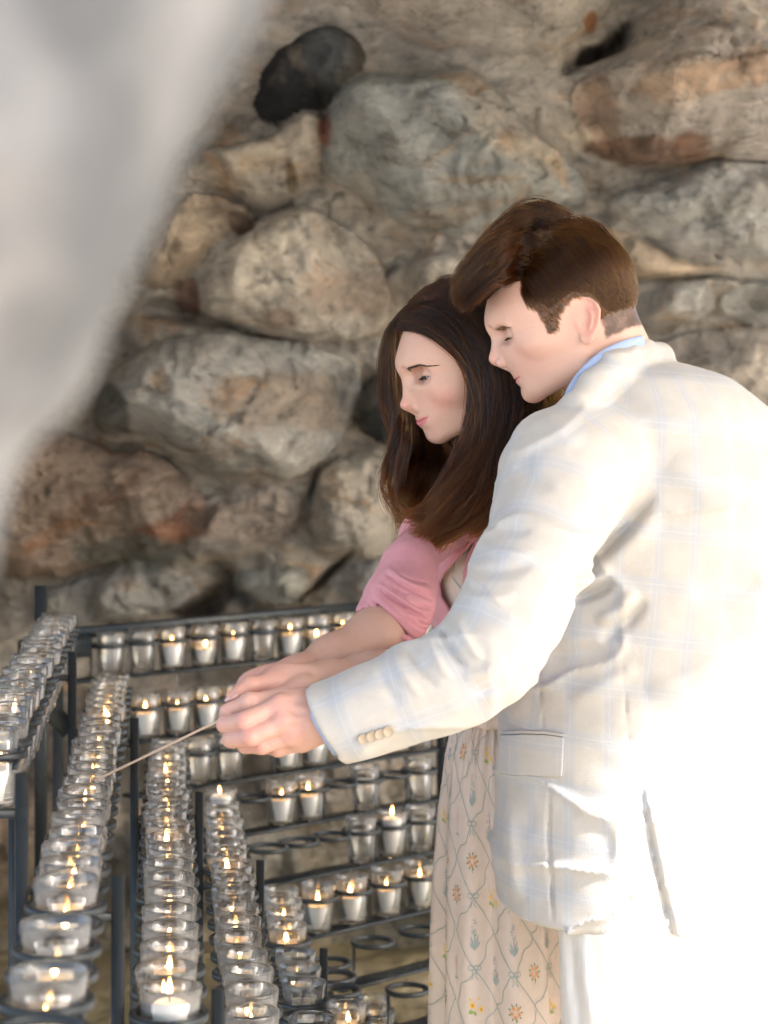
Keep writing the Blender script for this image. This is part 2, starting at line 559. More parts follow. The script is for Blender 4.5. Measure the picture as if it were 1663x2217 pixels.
    patch(1100, 300, 190, 50, (.50, .44, .36), .9, 38); patch(880, 290, 130, 90, (.33, .34, .32), .7); patch(1060, 420, 180, 55, (.38, .385, .36), .8)
    patch(1400, 330, 150, 25, (.24, .14, .09), .9, 8); patch(1290, 250, 40, 70, (.33, .2, .13), .7, -30); patch(1440, 130, 120, 60, (.5, .44, .37), .7)
    patch(255, 900, 55, 60, (.12, .12, .11), .8); patch(620, 880, 130, 60, (.42, .34, .27), .8); patch(400, 1140, 120, 40, (.38, .19, .12), .9, -20); patch(200, 1100, 150, 18, (.42, .22, .13), .8, -35)
    patch(900, 700, 120, 60, (.56, .48, .38), .8); patch(760, 640, 90, 50, (.50, .36, .27), .5); patch(150, 1060, 200, 90, (.40, .30, .23), .6); patch(560, 1120, 120, 50, (.47, .38, .31), .7); patch(300, 1190, 120, 40, (.24, .25, .22), .8); patch(410, 650, 35, 40, (.22, .1, .07), .9); patch(620, 700, 40, 20, (.3, .19, .13), .6); patch(520, 490, 30, 28, (.16, .1, .07), .9, -40)
    patch(715, 290, 16, 40, (.35, .14, .1), .9); patch(632, 385, 14, 32, (.2, .14, .07), .9); patch(820, 880, 60, 60, (.05, .052, .05), .9); patch(450, 1310, 70, 30, (.08, .06, .05), .9, -20)
    patch(1480, 470, 120, 30, (.42, .41, .37), .7); patch(1580, 200, 90, 70, (.5, .42, .36), .6); patch(860, 565, 22, 9, (.8, .78, .72), 1)
    patch(1000, 60, 180, 40, (.5, .44, .37), .7, 8)
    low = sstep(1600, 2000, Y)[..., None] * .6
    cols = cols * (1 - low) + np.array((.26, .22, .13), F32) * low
    dirt = (sstep(.2, .7, fbm(N2 * 4 + 20, 4).reshape(X.shape)) * .3)[..., None]
    cols = cols * (1 - dirt) + np.array((.36, .31, .25), F32) * dirt
    ny, nx = X.shape
    idx = np.arange(ny * nx).reshape(ny, nx)
    F = np.stack([idx[:-1, :-1], idx[1:, :-1], idx[1:, 1:], idx[:-1, 1:]], -1).reshape(-1, 4)
    fl = lab[:-1, :-1].ravel()
    root = empty('grotto_wall', (0, 5.3, 0), 'grotto wall of large rounded grey and tan boulders set in mortar behind the couple', 'wall')
    Vf = V.reshape(-1, 3); Cf = cols.reshape(-1, 3)
    # shared normals so that neighbouring boulders meet without a seam
    for i in range(-1, len(BOULDERS)):
        f = F[fl == i]
        if not len(f): continue
        u, inv = np.unique(f, return_inverse=True)
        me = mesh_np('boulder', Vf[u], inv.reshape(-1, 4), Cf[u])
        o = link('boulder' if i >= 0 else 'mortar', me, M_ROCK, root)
        if i >= 0 and BOULDERS[i][3]: o['label'] = BOULDERS[i][3]

if want('wall'): build_wall()

# ------------------------------------------------------------------ overhanging roof of the grotto (unseen, its rim shaped to block the sun) and the ground
def rock_slab(name, outline, z0, z1, label_, seed, mat_=None):
    """a closed slab of rock: top view outline, uneven underside"""
    ol = chaikin(outline, 2)
    lo = ol.min(0); hi = ol.max(0)
    st = .10
    xs = np.arange(lo[0] - st, hi[0] + st * 2, st); ys = np.arange(lo[1] - st, hi[1] + st * 2, st)
    X, Y = np.meshgrid(xs, ys)
    d = poly_d(X, Y, ol)
    N = np.stack([X.ravel() * 1.6 + seed, Y.ravel() * 1.6, 0 * X.ravel()], 1)
    nz = fbm(N, 4).reshape(X.shape)
    t = np.sqrt(1 - (1 - np.clip(d / .35, 0, 1)) ** 2)
    mid = (z0 + z1) / 2
    bot = mid + (z0 - mid) * t + nz * .07 * t
    top = mid + (z1 - mid) * t + nz * .09 * t
    keep = d > -st * .8
    V = np.concatenate([np.stack([X, Y, bot], -1).reshape(-1, 3), np.stack([X, Y, top], -1).reshape(-1, 3)])
    ny, nx = X.shape
    idx = np.arange(ny * nx).reshape(ny, nx); k = keep[:-1, :-1] & keep[1:, :-1] & keep[1:, 1:] & keep[:-1, 1:]
    f = np.stack([idx[:-1, :-1], idx[1:, :-1], idx[1:, 1:], idx[:-1, 1:]], -1)[k]
    F = np.concatenate([f, f[:, ::-1] + ny * nx])
    # clamp the rim to a shared height so the slab closes
    u, inv = np.unique(F, return_inverse=True)
    cols = np.tile(np.array(TAN, F32), (len(u), 1))
    me = mesh_np(name, V[u], inv.reshape(-1, 4), cols)
    return tag(link(name, me, mat_ or M_ROCK), label_, None, None, 'structure')

if want('wall'):
    rock_slab('shading_ceiling', [(-3.2,-.7),(-.6,-.8),(1.2,-1.1),(2.0,-1.8),(3.4,-1.8),(3.66,-.6),(3.62,.1),(3.40,.45),(3.20,.75),(3.26,1.05),(3.9,1.45),(5.0,2.0),(6.4,2.5),(6.6,6.2),(-3.4,6.2)], 3.30, 4.2, 'unseen rock ceiling of the grotto, shaped to block the sun', 3)
    # side rock of the grotto to the left
    rock_slab('grotto_side', [(-1.5,3.6),(-1.15,3.8),(-1.1,4.5),(-1.2,5.9),(-3.2,6.1),(-3.3,3.7)], -.2, 3.8, 'rock side of the grotto', 11)

def ground():
    m = mat('paving', rough=.9); g = G(m); p = g.pos()
    c = g.mix(g.ramp(g.noise(p, 1.2, 6), [(.35, (0, 0, 0)), (.65, (1, 1, 1))]), (.53, .50, .465), (.455, .43, .395))
    c = g.mix(g.ramp(g.noise(p, 45, 6), [(.4, (.5, .5, .5)), (.55, (0, 0, 0))]), c, (.30, .28, .26))
    g.l.new(c, g.b.inputs['Base Color']); g.l.new(g.bump(g.noise(p, 60, 5), .3, .01), g.b.inputs['Normal'])
    V = []; n = 61
    e = np.sign(np.linspace(-1, 1, n)) * np.abs(np.linspace(-1, 1, n)) ** 4 * 600
    X, Y = np.meshgrid(e, e)
    idx = np.arange(n * n).reshape(n, n)
    F = np.stack([idx[:-1, :-1], idx[:-1, 1:], idx[1:, 1:], idx[1:, :-1]], -1).reshape(-1, 4)
    o = link('ground', mesh_np('ground', np.stack([X, Y, 0 * X], -1).reshape(-1, 3), F), m)
    tag(o, 'pale paved ground', None, None, 'structure')
    m2 = mat('cave_floor_earth', rough=.95); g = G(m2); p = g.pos()
    c = g.mix(g.ramp(g.noise(p, 3, 7, .6), [(.35, (0, 0, 0)), (.65, (1, 1, 1))]), (.22, .18, .09), (.36, .30, .19))
    g.l.new(c, g.b.inputs['Base Color']); g.l.new(g.bump(g.noise(p, 14, 7), .7, .05), g.b.inputs['Normal'])
    n = 70
    X, Y = np.meshgrid(np.linspace(-2.6, 1.6, n), np.linspace(1.2, 5.9, n))
    Zg = .012 + .05 * (fbm(np.stack([X.ravel() * 3, Y.ravel() * 3, 0 * X.ravel()], 1), 4).reshape(X.shape) + .9) * sstep(0, .25, 1.6 - X) * sstep(0, .25, Y - 1.2)
    idx = np.arange(n * n).reshape(n, n)
    F = np.stack([idx[:-1, :-1], idx[:-1, 1:], idx[1:, 1:], idx[1:, :-1]], -1).reshape(-1, 4)
    tag(link('cave_floor', mesh_np('cave_floor', np.stack([X, Y, Zg], -1).reshape(-1, 3), F), m2), 'earthy floor of the grotto', None, None, 'structure')

ground()

# ------------------------------------------------------------------ the near rock at the left edge
def near_rock():
    # right outline of the photo at about 0.55 m; the rock goes on to the left and up, out of the frame
    Z0 = .51
    rows = [(-900, 760), (-500, 700), (-200, 640), (0, 588), (90, 556), (180, 522), (300, 462), (420, 402), (560, 366), (660, 322), (780, 246), (870, 190), (925, 95), (960, 50), (1050, 38), (1200, 34), (1300, 30), (1390, -10), (1450, -120), (1480, -260)]
    ysr = np.array([r[0] for r in rows], float); xr = np.array([r[1] for r in rows], float)
    yy = np.linspace(-900, 1480, 150)
    xx = 831.5 - (831.5 - np.interp(yy, ysr, xr)) * (1.10 - .06 * sstep(800, 930, yy))
    xx = np.convolve(np.pad(xx, 3, mode='edge'), np.ones(7) / 7, 'valid')
    n = 90; V = []
    for i, (y, x1) in enumerate(zip(yy, xx)):
        x0 = -1500 + 1250 * sstep(1250, 1480, y)
        cx, hw = (x0 + x1) / 2, (x1 - x0) / 2
        dp = .085 * math.sqrt(max(0, 1 - max(0, (y - 900) / 580) ** 2)) + .004
        for k in range(n):
            a = 2 * pi * k / n
            ca, sa = cos(a), sin(a)
            r = (abs(ca) ** 2.6 + abs(sa) ** 2.6) ** (-1 / 2.6)
            V.append(((cx + hw * r * ca - 831.5) * Z0 / FPX, Z0 + dp * r * sa, CAMZ - (y - 930) * Z0 / FPX))
    V = np.array(V)
    nz = fbm(V * 22, 5)[:, None]; nz2 = fbm(V * 9 + 5, 3)[:, None]
    cen = V.reshape(150, n, 3).mean(1).repeat(n, 0)
    dr = V - cen; dr /= np.linalg.norm(dr, axis=1)[:, None] + 1e-9
    V = V + dr * (nz * .004 + nz2 * .006 - .002)
    F = []
    for i in range(149):
        for k in range(n): F.append((i * n + k, i * n + (k + 1) % n, (i + 1) * n + (k + 1) % n, (i + 1) * n + k))
    F.append(tuple(range(n))[::-1]); F.append(tuple(range(149 * n, 150 * n)))
    cols = np.tile(np.array((.225, .222, .222), F32), (len(V), 1)) * (1 - .22 * sstep(.1, .5, nz2)) 
    cols = cols + np.array((.045, .03, .015), F32) * sstep(.1, .6, fbm(V * 14 + 30, 3))[:, None]
    me = mesh_np('near_rock', V, F, cols)
    m = mat('near_rock', rough=.9); g = G(m); tint = g.attr('tint'); p = g.pos()
    c = g.mix(g.ramp(g.noise(p, 11, 5), [(.44, (0, 0, 0)), (.58, (1, 1, 1))]), tint, (.105, .107, .11))
    g.l.new(c, g.b.inputs['Base Color']); g.l.new(g.bump(g.noise(p, 60, 6), .6, .01), g.b.inputs['Normal'])
    tag(link('rock', me, m), 'pale grey rock edge close to the camera, out of focus along the left side', 'rock')

if want('rock'): near_rock()

# ------------------------------------------------------------------ candle racks
M_IRON = mat('painted_iron', (.028, .036, .042), .38, .25)
g = G(M_IRON); p_ = g.pos(); n_ = g.noise(p_, 120, 4)
g.l.new(g.ramp(n_, [(.3, (.3, .3, .3)), (.7, (.5, .5, .5))]), g.b.inputs['Roughness'])
g.l.new(g.mix(g.ramp(g.noise(p_, 30, 5), [(.55, (0, 0, 0)), (.72, (1, 1, 1))]), (.014, .020, .025), (.03, .029, .028)), g.b.inputs['Base Color'])
g.l.new(g.bump(n_, .15, .002), g.b.inputs['Normal'])

M_GLASS = bpy.data.materials.new('votive_glass'); M_GLASS.use_nodes = True
g = G(M_GLASS); g.n.remove(g.b); out = g.n['Material Output']
tr = g.new('ShaderNodeBsdfTransparent'); gl = g.new('ShaderNodeBsdfGlossy'); gl.inputs['Roughness'].default_value = .03
lw = g.new('ShaderNodeLayerWeight'); lw.inputs['Blend'].default_value = .35
fr = g.new('ShaderNodeFresnel'); fr.inputs['IOR'].default_value = 1.5
tc = g.ramp(lw.outputs['Facing'], [(0, (.995, .995, .995)), (.8, (.975, .98, .98)), (1, (.74, .76, .76))])
g.l.new(tc, tr.inputs['Color'])
gl.inputs['Color'].default_value = (1, 1, 1, 1)
mx = g.new('ShaderNodeMixShader')
g.l.new(g.math('MULTIPLY', fr.outputs[0], 1.3, True), mx.inputs[0]); g.l.new(tr.outputs[0], mx.inputs[1]); g.l.new(gl.outputs[0], mx.inputs[2])
# a trace of translucent white that makes the glass paler
df = g.new('ShaderNodeBsdfTranslucent'); df.inputs['Color'].default_value = (.85, .85, .83, 1)
mx2 = g.new('ShaderNodeMixShader'); mx2.inputs[0].default_value = .055
g.l.new(mx.outputs[0], mx2.inputs[1]); g.l.new(df.outputs[0], mx2.inputs[2]); g.l.new(mx2.outputs[0], out.inputs['Surface'])

M_WAX = mat('wax', (.93, .92, .89), .5, 0, **{'Subsurface Weight': .3, 'Subsurface Radius': (.02, .012, .008)})
M_WICK = mat('wick', (.02, .018, .015), .9)
M_FLAME = bpy.data.materials.new('flame'); M_FLAME.use_nodes = True
g = G(M_FLAME); g.n.remove(g.b); em = g.new('ShaderNodeEmission'); out = g.n['Material Output']
tcx = g.new('ShaderNodeTexCoord'); sp = g.new('ShaderNodeSeparateXYZ'); g.l.new(tcx.outputs['Generated'], sp.inputs[0])
g.l.new(g.ramp(sp.outputs[2], [(0, (1, .36, .08)), (.3, (1, .62, .25)), (.8, (1, .5, .14)), (1, (1, .3, .05))]), em.inputs['Color'])
em.inputs['Strength'].default_value = 7.0
g.l.new(em.outputs[0], out.inputs['Surface'])
M_FLAME.cycles.emission_sampling = 'FRONT'

GH = .094      # glass height
def glass_mesh():
    mb = MB()
    o = [(.0, 0), (.022, 0), (.0262, .002), (.0275, .006), (.0300, .045), (.0322, .080), (.0330, .092), (.0325, .094)]
    i = [(.0312, .0935), (.0302, .080), (.0278, .045), (.0252, .012), (.022, .0085), (.0, .008)]
    mb.lathe(o + i, n=40)
    me = bpy.data.meshes.new('glass'); me.from_pydata(mb.v, [], mb.f); me.validate()
    me.polygons.foreach_set('use_smooth', np.ones(len(me.polygons), bool)); me.materials.append(M_GLASS)
    return me
def wax_mesh(h):
    mb = MB(); r = .0246 + .004 * h / .09
    mb.lathe([(0, .0095), (.0235, .0095), (.0247, .013), (r, h), (r - .0012, h + .0012), (r - .006, h - .0015), (.004, h - .003), (0, h - .003)], n=32)
    me = bpy.data.meshes.new('wax'); me.from_pydata(mb.v, [], mb.f); me.validate()
    me.polygons.foreach_set('use_smooth', np.ones(len(me.polygons), bool)); me.materials.append(M_WAX)
    return me
def flame_mesh(s):
    mb = MB()
    mb.lathe([(0, 0), (.0022, .0016), (.0036, .005), (.0038, .009), (.0029, .014), (.0015, .019), (.0005, .023), (0, .0245)], n=14)
    mb.v = [(x * s + (z * s) ** 2 * 3 * (s - 1), y * s, z * s) for x, y, z in mb.v]
    me = bpy.data.meshes.new('flame'); me.from_pydata(mb.v, [], mb.f); me.validate()
    me.polygons.foreach_set('use_smooth', np.ones(len(me.polygons), bool)); me.materials.append(M_FLAME)
    return me
def wick_mesh():
    mb = MB(); mb.tube([(0, 0, 0), (.0003, 0, .004), (.0012, 0, .008)], [.0009, .0009, .0006], 6)
    me = bpy.data.meshes.new('wick'); me.from_pydata(mb.v, [], mb.f); me.materials.append(M_WICK); return me
M_REFLECTION = bpy.data.materials.new('wax_reflection'); M_REFLECTION.use_nodes = True  # cream band above the wax, its reflection put into colour
g = G(M_REFLECTION); g.n.remove(g.b); out = g.n['Material Output']
t_ = g.new('ShaderNodeBsdfTransparent'); d_ = g.new('ShaderNodeBsdfTranslucent'); d_.inputs['Color'].default_value = (.85, .72, .50, 1)
d2_ = g.new('ShaderNodeBsdfDiffuse'); d2_.inputs['Color'].default_value = (.80, .70, .52, 1)
m1_ = g.new('ShaderNodeMixShader'); g.l.new(d_.outputs[0], m1_.inputs[1]); g.l.new(d2_.outputs[0], m1_.inputs[2])
m_ = g.new('ShaderNodeMixShader'); m_.inputs[0].default_value = .30; g.l.new(t_.outputs[0], m_.inputs[1]); g.l.new(m1_.outputs[0], m_.inputs[2]); g.l.new(m_.outputs[0], out.inputs['Surface'])
def reflection_mesh(h0, h1):
    mb = MB(); mb.lathe([(.0244 + .0058 * h0 / .09, h0), (.0244 + .0058 * h1 / .09, h1)], n=32)
    me = bpy.data.meshes.new('wax_reflection'); me.from_pydata(mb.v, [], mb.f); me.materials.append(M_REFLECTION)
    me.polygons.foreach_set('use_smooth', np.ones(len(me.polygons), bool)); return me
FI = {k: reflection_mesh(k, min(k + .014, .085)) for k in (.030, .038, .046, .052, .060, .080)}
GL = glass_mesh(); WX = {k: wax_mesh(k) for k in (.030, .038, .046, .052, .060, .080)}; FLM = [flame_mesh(s) for s in (.7, .82, .95)]; WK = wick_mesh()

def add_child(name, me, parent, loc=(0, 0, 0), rot=(0, 0, 0)):
    o = bpy.data.objects.new(name, me); C.objects.link(o); o.parent = parent; o.location = loc; o.rotation_euler = rot; return o

ORD = ['first', 'second', 'third', 'fourth', 'fifth', 'sixth', 'seventh', 'eighth', 'ninth', 'tenth', 'eleventh', 'twelfth', 'thirteenth', 'fourteenth', 'fifteenth', 'sixteenth', 'seventeenth', 'eighteenth', 'nineteenth', 'twentieth', 'twenty-first', 'twenty-second', 'twenty-third', 'twenty-fourth', 'twenty-fifth', 'twenty-sixth', 'twenty-seventh', 'twenty-eighth']

def votive(x, y, rim, state, label, group):
    """state: None for an empty glass, else wax height; lit when positive"""
    root = empty('votive_candle', (x, y, rim - GH), label, 'candle', group)
    root.rotation_euler = (radians(rng.uniform(-2.6, 2.6)), radians(rng.uniform(-2.6, 2.6)), rng.uniform(0, 6.28))
    add_child('glass', GL, root)
    if state:
        h = abs(state); add_child('wax', WX[h], root)
        if h < .07: add_child('wax_reflection', FI[h], root)
        w = add_child('wick', WK, root, (rng.uniform(-.003, .003), rng.uniform(-.003, .003), h - .003))
        if state > 0:
            add_child('flame', FLM[rng.integers(3)], root, (w.location.x + .0008, w.location.y, h + .003), (radians(rng.uniform(-6, 6)), radians(rng.uniform(-6, 6)), 0))
    return root

def ring_mesh():
    mb = MB(); n = 36
    # a flat bar bent on edge into a ring: rounded rectangular section
    prof = [(.0340, -.0032), (.0340, .0032), (.0348, .0042), (.0400, .0042), (.0412, .0030), (.0412, -.0030), (.0400, -.0042), (.0348, -.0042)]
    mb.lathe(prof, n=n, closed=True)
    me = bpy.data.meshes.new('ring'); me.from_pydata(mb.v, [], mb.f); me.validate()
    me.polygons.foreach_set('use_smooth', np.ones(len(me.polygons), bool)); me.materials.append(M_IRON)
    return me
RG = ring_mesh()

SLX = -.11
LEFT = [  # x at 3 m, drop of the rim under the lens, first z, pitch, how many, missing cups (by place), name of the tier
 (-.530, .345, 2.30, .084, 18, (), 'leftmost top tier'),
 (-.430, .452, 1.505, .0835, 27, (0, 1, 3, 5), 'leftmost long row'),
 (-.326, .570, 2.036, .0850, 20, (), 'second long row from left'),
 (-.228, .680, 2.250, .0865, 17, (0,), 'third long row from left'),
 (-.126, .822, 2.790, .0870, 10, (1, 5), 'fourth long row from left'),
 (-.028, .950, 3.290, .0900, 5, (1, 2, 3, 4), 'short fifth row from left'),
 (.075, 1.100, 3.660, .1000, 3, (), 'lowest row beside the dress'),
]
def build_left():
    root = empty('candle_rack', (-.35, 2.9, 0), 'dark iron tiered candle rack running away from the camera on the left', 'candle rack')
    for t, (x3, drop, z0, pitch, n, miss, tname) in enumerate(LEFT):
        zs = [z0 + pitch * k for k in range(n)]
        rim = CAMZ - drop; ringz = rim - .029
        cnt = 0
        for k, z in enumerate(zs):
            x = x3 + SLX * (z - 3)
            add_child('ring', RG, root, (x + .35, z - 2.9, ringz))
            if k in miss: continue
            r = rng.random()
            st = [.030, .038, .038, .046, .046, .060][rng.integers(6)]
            if t == 2 and k == 0: st = .080
            if r < .10 and t not in (1,): st = -st
            if t == 4 and k == 0: st = -.038
            nm = ('lit' if st > 0 else 'unlit') + ' votive in clear glass, ' + ORD[cnt] + ' from front in ' + tname
            votive(x, z, rim + rng.uniform(-.002, .002), st, nm, 'candles on the left rack'); cnt += 1
        a = np.array((x3 + SLX * (zs[0] - .05 - 3), zs[0] - .05)); b = np.array((x3 + SLX * (zs[-1] + .06 - 3), zs[-1] + .06))
        mb = MB(); q = rim - GH - .0045
        mb.bar((*a, q), (*b, q), .022, .005); o = mb.build('shelf_strip', M_IRON, root)
        mb = MB()
        mb.bar((a[0] + .030, a[1], ringz - .0075), (b[0] + .030, b[1], ringz - .0075), .006, .006)
        mb.build('ring_rail', M_IRON, root)
        for zf in (2.07, 3.20):
            if zf < zs[0] - .3 or zf > zs[-1] + .2: 
                continue
            xf = x3 + SLX * (zf - 3)
            mb = MB()
            mb.bar((xf + .051, zf, 0.0), (xf + .051, zf, rim - .012), .013, .013)
            mb.build('post', M_IRON, root)
            mb = MB(); mb.bar((xf - .045, zf, rim - GH + .068 - .028), (xf + .045, zf, rim - GH + .068 - .028), .012, .009); mb.build('bracket', M_IRON, root)
            mb = MB()
            mb.bar((xf - .048, zf + .01, 0.0), (xf - .048, zf + .01, rim - GH + .03), .010, .010); mb.build('post', M_IRON, root)
    # a gusset plate under the top tier
    mb = MB(); x0, y0, zt = -.530 + SLX * .2, 3.2, CAMZ - .345 - .045
    mb.bar((x0 - .045, y0 + .004, zt), (x0 + .047, y0 + .004, zt - .095), .014, .03); mb.build('gusset', M_IRON, root)
    for zf in (1.2, 2.07, 3.2):
        mb = MB(); mb.bar((-.62, zf, .25), (.12 if zf > 3 else -.15, zf, .25), .016, .016); mb.build('cross_bar', M_IRON, root)
    return root

DZX = .95
BACK = [  # z at x=-.1, drop, cups as photo x, state
 (4.76, .436, [(247, None), (266, None), (335, .052), (402, .038), (461, .052), (520, None), (576, .052), (633, .038), (684, .052), (735, .052), (905, .052)], 205, 'top tier'),
 (4.58, .556, [(309, .052), (380, .052), (447, .052), (509, .060), (570, .052), (640, .052), (700, .052), (905, None)], 285, 'second tier'),
 (4.40, .640, [(392, .052), (453, None), (519, None), (636, .052), (695, .052), (905, None)], 330, 'third tier'),
 (4.22, .722, [(508, .080), (624, .052), (685, .052), (797, None), (903, None)], 445, 'fourth tier'),
 (4.04, .795, [(754, None), (868, .080), (920, None)], 548, 'fifth tier'),
 (3.86, .872, [(688, .052), (750, .052), (806, .052), (862, .060)], 655, 'sixth tier'),
 (3.68, .938, [], 775, 'seventh tier'),
 (3.52, 1.000, [], 850, 'lowest tier'),
]
def build_back():
    root = empty('candle_rack', (0, 4.4, 0), 'dark iron stepped candle rack along the rock wall, with several empty holders', 'candle rack')
    un = math.hypot(1, DZX)
    for t, (zb, drop, cups, px0, tname) in enumerate(BACK):
        rim = CAMZ - drop; ringz = rim - .029
        def xof(px):
            k = (px - 831.5) / FPX
            Z = (zb + DZX * .1) / (1 - DZX * k); return k * Z, Z
        x0, z0 = xof(px0 + 32); x1, z1 = xof(908)
        n = int(round(math.hypot(x1 - x0, z1 - z0) / .083)) + 1
        pos = [(x0 + (x1 - x0) * k / max(n - 1, 1), z0 + (z1 - z0) * k / max(n - 1, 1)) for k in range(n)]
        used = set()
        for k, (x, z) in enumerate(pos): add_child('ring', RG, root, (x, z - 4.4, ringz))
        for c, (px, st) in enumerate(cups):
            X, Z = xof(px)
            k = min((kk for kk in range(n) if kk not in used), key=lambda kk: math.hypot(pos[kk][0] - X, pos[kk][1] - Z))
            used.add(k); X, Z = pos[k]
            if st: nm = 'lit votive glass, ' + ORD[c] + ' from left, back rack ' + tname
            else: nm = 'empty clear glass, ' + ORD[c] + ' from left, back rack ' + tname
            votive(X, Z, rim, st, nm, 'candles on the back rack')
        e0 = (x0 - .07, z0 - .07 * DZX); e1 = (x1 + .05, z1 + .05 * DZX)
        mb = MB(); q = rim - GH - .0045
        mb.bar((e0[0], e0[1], q), (e1[0], e1[1], q), .045, .006); mb.build('shelf_strip', M_IRON, root)
        # front and rear edge rods of the shelf and the pegs that carry the rings
        nx, nz = -DZX / un, 1 / un
        for k in range(0, n, 3):
            mb = MB()
            x, z = pos[k]
            mb.tube([(x - .048 / un if k == 0 else x + .04 / un, (z - .048 * DZX / un if k == 0 else z + .04 * DZX / un), q), (x - .048 / un if k == 0 else x + .04 / un, (z - .048 * DZX / un if k == 0 else z + .04 * DZX / un), ringz)], .0028, 8)
            mb.build('ring_support', M_IRON, root)
        # the post at the right end
        for s, w in ((.052, .016), (.078, .022)):
            mb = MB(); mb.bar((x1 + s, z1 + s * DZX, 0), (x1 + s, z1 + s * DZX, rim + .01), w, w); mb.build('post', M_IRON, root)
        if t == 0:
            mb = MB(); mb.bar((e0[0] - .06, e0[1] + .0, rim - .002), (e1[0], e1[1] + .06, rim + .004), .02, .024); mb.build('back_rail', M_IRON, root)
            mb = MB(); mb.bar((e0[0] - .09, e0[1] - .06, rim - .028), (e0[0] + .02, e0[1] + .05, rim - .028), .05, .045); mb.build('corner_block', M_IRON, root)
            mb = MB(); mb.bar((e0[0] - .03, e0[1], 0), (e0[0] - .03, e0[1], rim - .05), .02, .02); mb.build('post', M_IRON, root)
            mb = MB(); mb.bar((-.66, 3.83, .6), (-.66, 3.83, 1.20), .022, .022); mb.build('post', M_IRON, root)
    return root

if want('rack'):
    build_left(); build_back()

# ------------------------------------------------------------------ skin and heads
def skin_mat(name):
    m = mat(name, rough=.48, **{'Subsurface Weight': .22, 'Subsurface Radius': (.012, .005, .003), 'Subsurface Scale': .6, 'Specular IOR Level': .35})
    g = G(m); tint = g.attr('tint'); p = g.pos()
    c = g.mix(g.math('MULTIPLY', g.ramp(g.noise(p, 55, 5, .6), [(.45, (0, 0, 0)), (.7, (1, 1, 1))]), .22), tint, (.62, .33, .25))
    c = g.mix(g.math('MULTIPLY', g.ramp(g.noise(p, 420, 4, .7), [(.56, (0, 0, 0)), (.70, (1, 1, 1))]), .30), c, (.42, .19, .13))
    g.l.new(c, g.b.inputs['Base Color'])
    h = g.math('ADD', g.noise(p, 900, 3), g.math('MULTIPLY', g.noise(p, 260, 3), .8))
    g.l.new(g.bump(h, .12, .001), g.b.inputs['Normal'])
    return m
M_SKIN = skin_mat('skin')
SKIN_W = (.575, .355, .27); SKIN_M = (.60, .375, .29)


class Head:
    """local frame in centimetres: x forward, y towards the person's left, z up, origin between the ears"""
    def __init__(s, o, Z, yaw, pitch, scale=1.0):
        s.o = np.array(P(o[0], o[1], Z)); s.px0 = o; s.Z = Z; s.yaw = radians(yaw); s.p = radians(pitch)
        a, p = s.yaw, s.p
        f = np.array((-cos(a) * cos(p), sin(a) * cos(p), -sin(p)))
        u = np.array((-cos(a) * sin(p), sin(a) * sin(p), cos(p)))
        s.R = np.stack([f, np.cross(u, f), u], 1)        # columns
        s.ppc = FPX / Z / 100
    def pl(s, px, py, y=0.0):
        """pixel (on the plane y of the head) -> local x, z"""
        dx = (px - s.px0[0]) / s.ppc; dz = -(py - s.px0[1]) / s.ppc
        # solve for the local x,z with given y so that the projection matches
        A = np.array([[s.R[0, 0], s.R[0, 2]], [s.R[2, 0], s.R[2, 2]]])
        b = np.array([dx - s.R[0, 1] * y, dz - s.R[2, 1] * y])
        return np.linalg.solve(A, b)
    def w(s, pts):
        return s.o + (np.asarray(pts, float) @ s.R.T) * .01
    def l(s, W):
        return ((W - s.o) @ s.R) * 100


def tab(z, pts):
    pts = sorted(pts); return np.interp(z, [q[0] for q in pts], [q[1] for q in pts]).astype(F32)


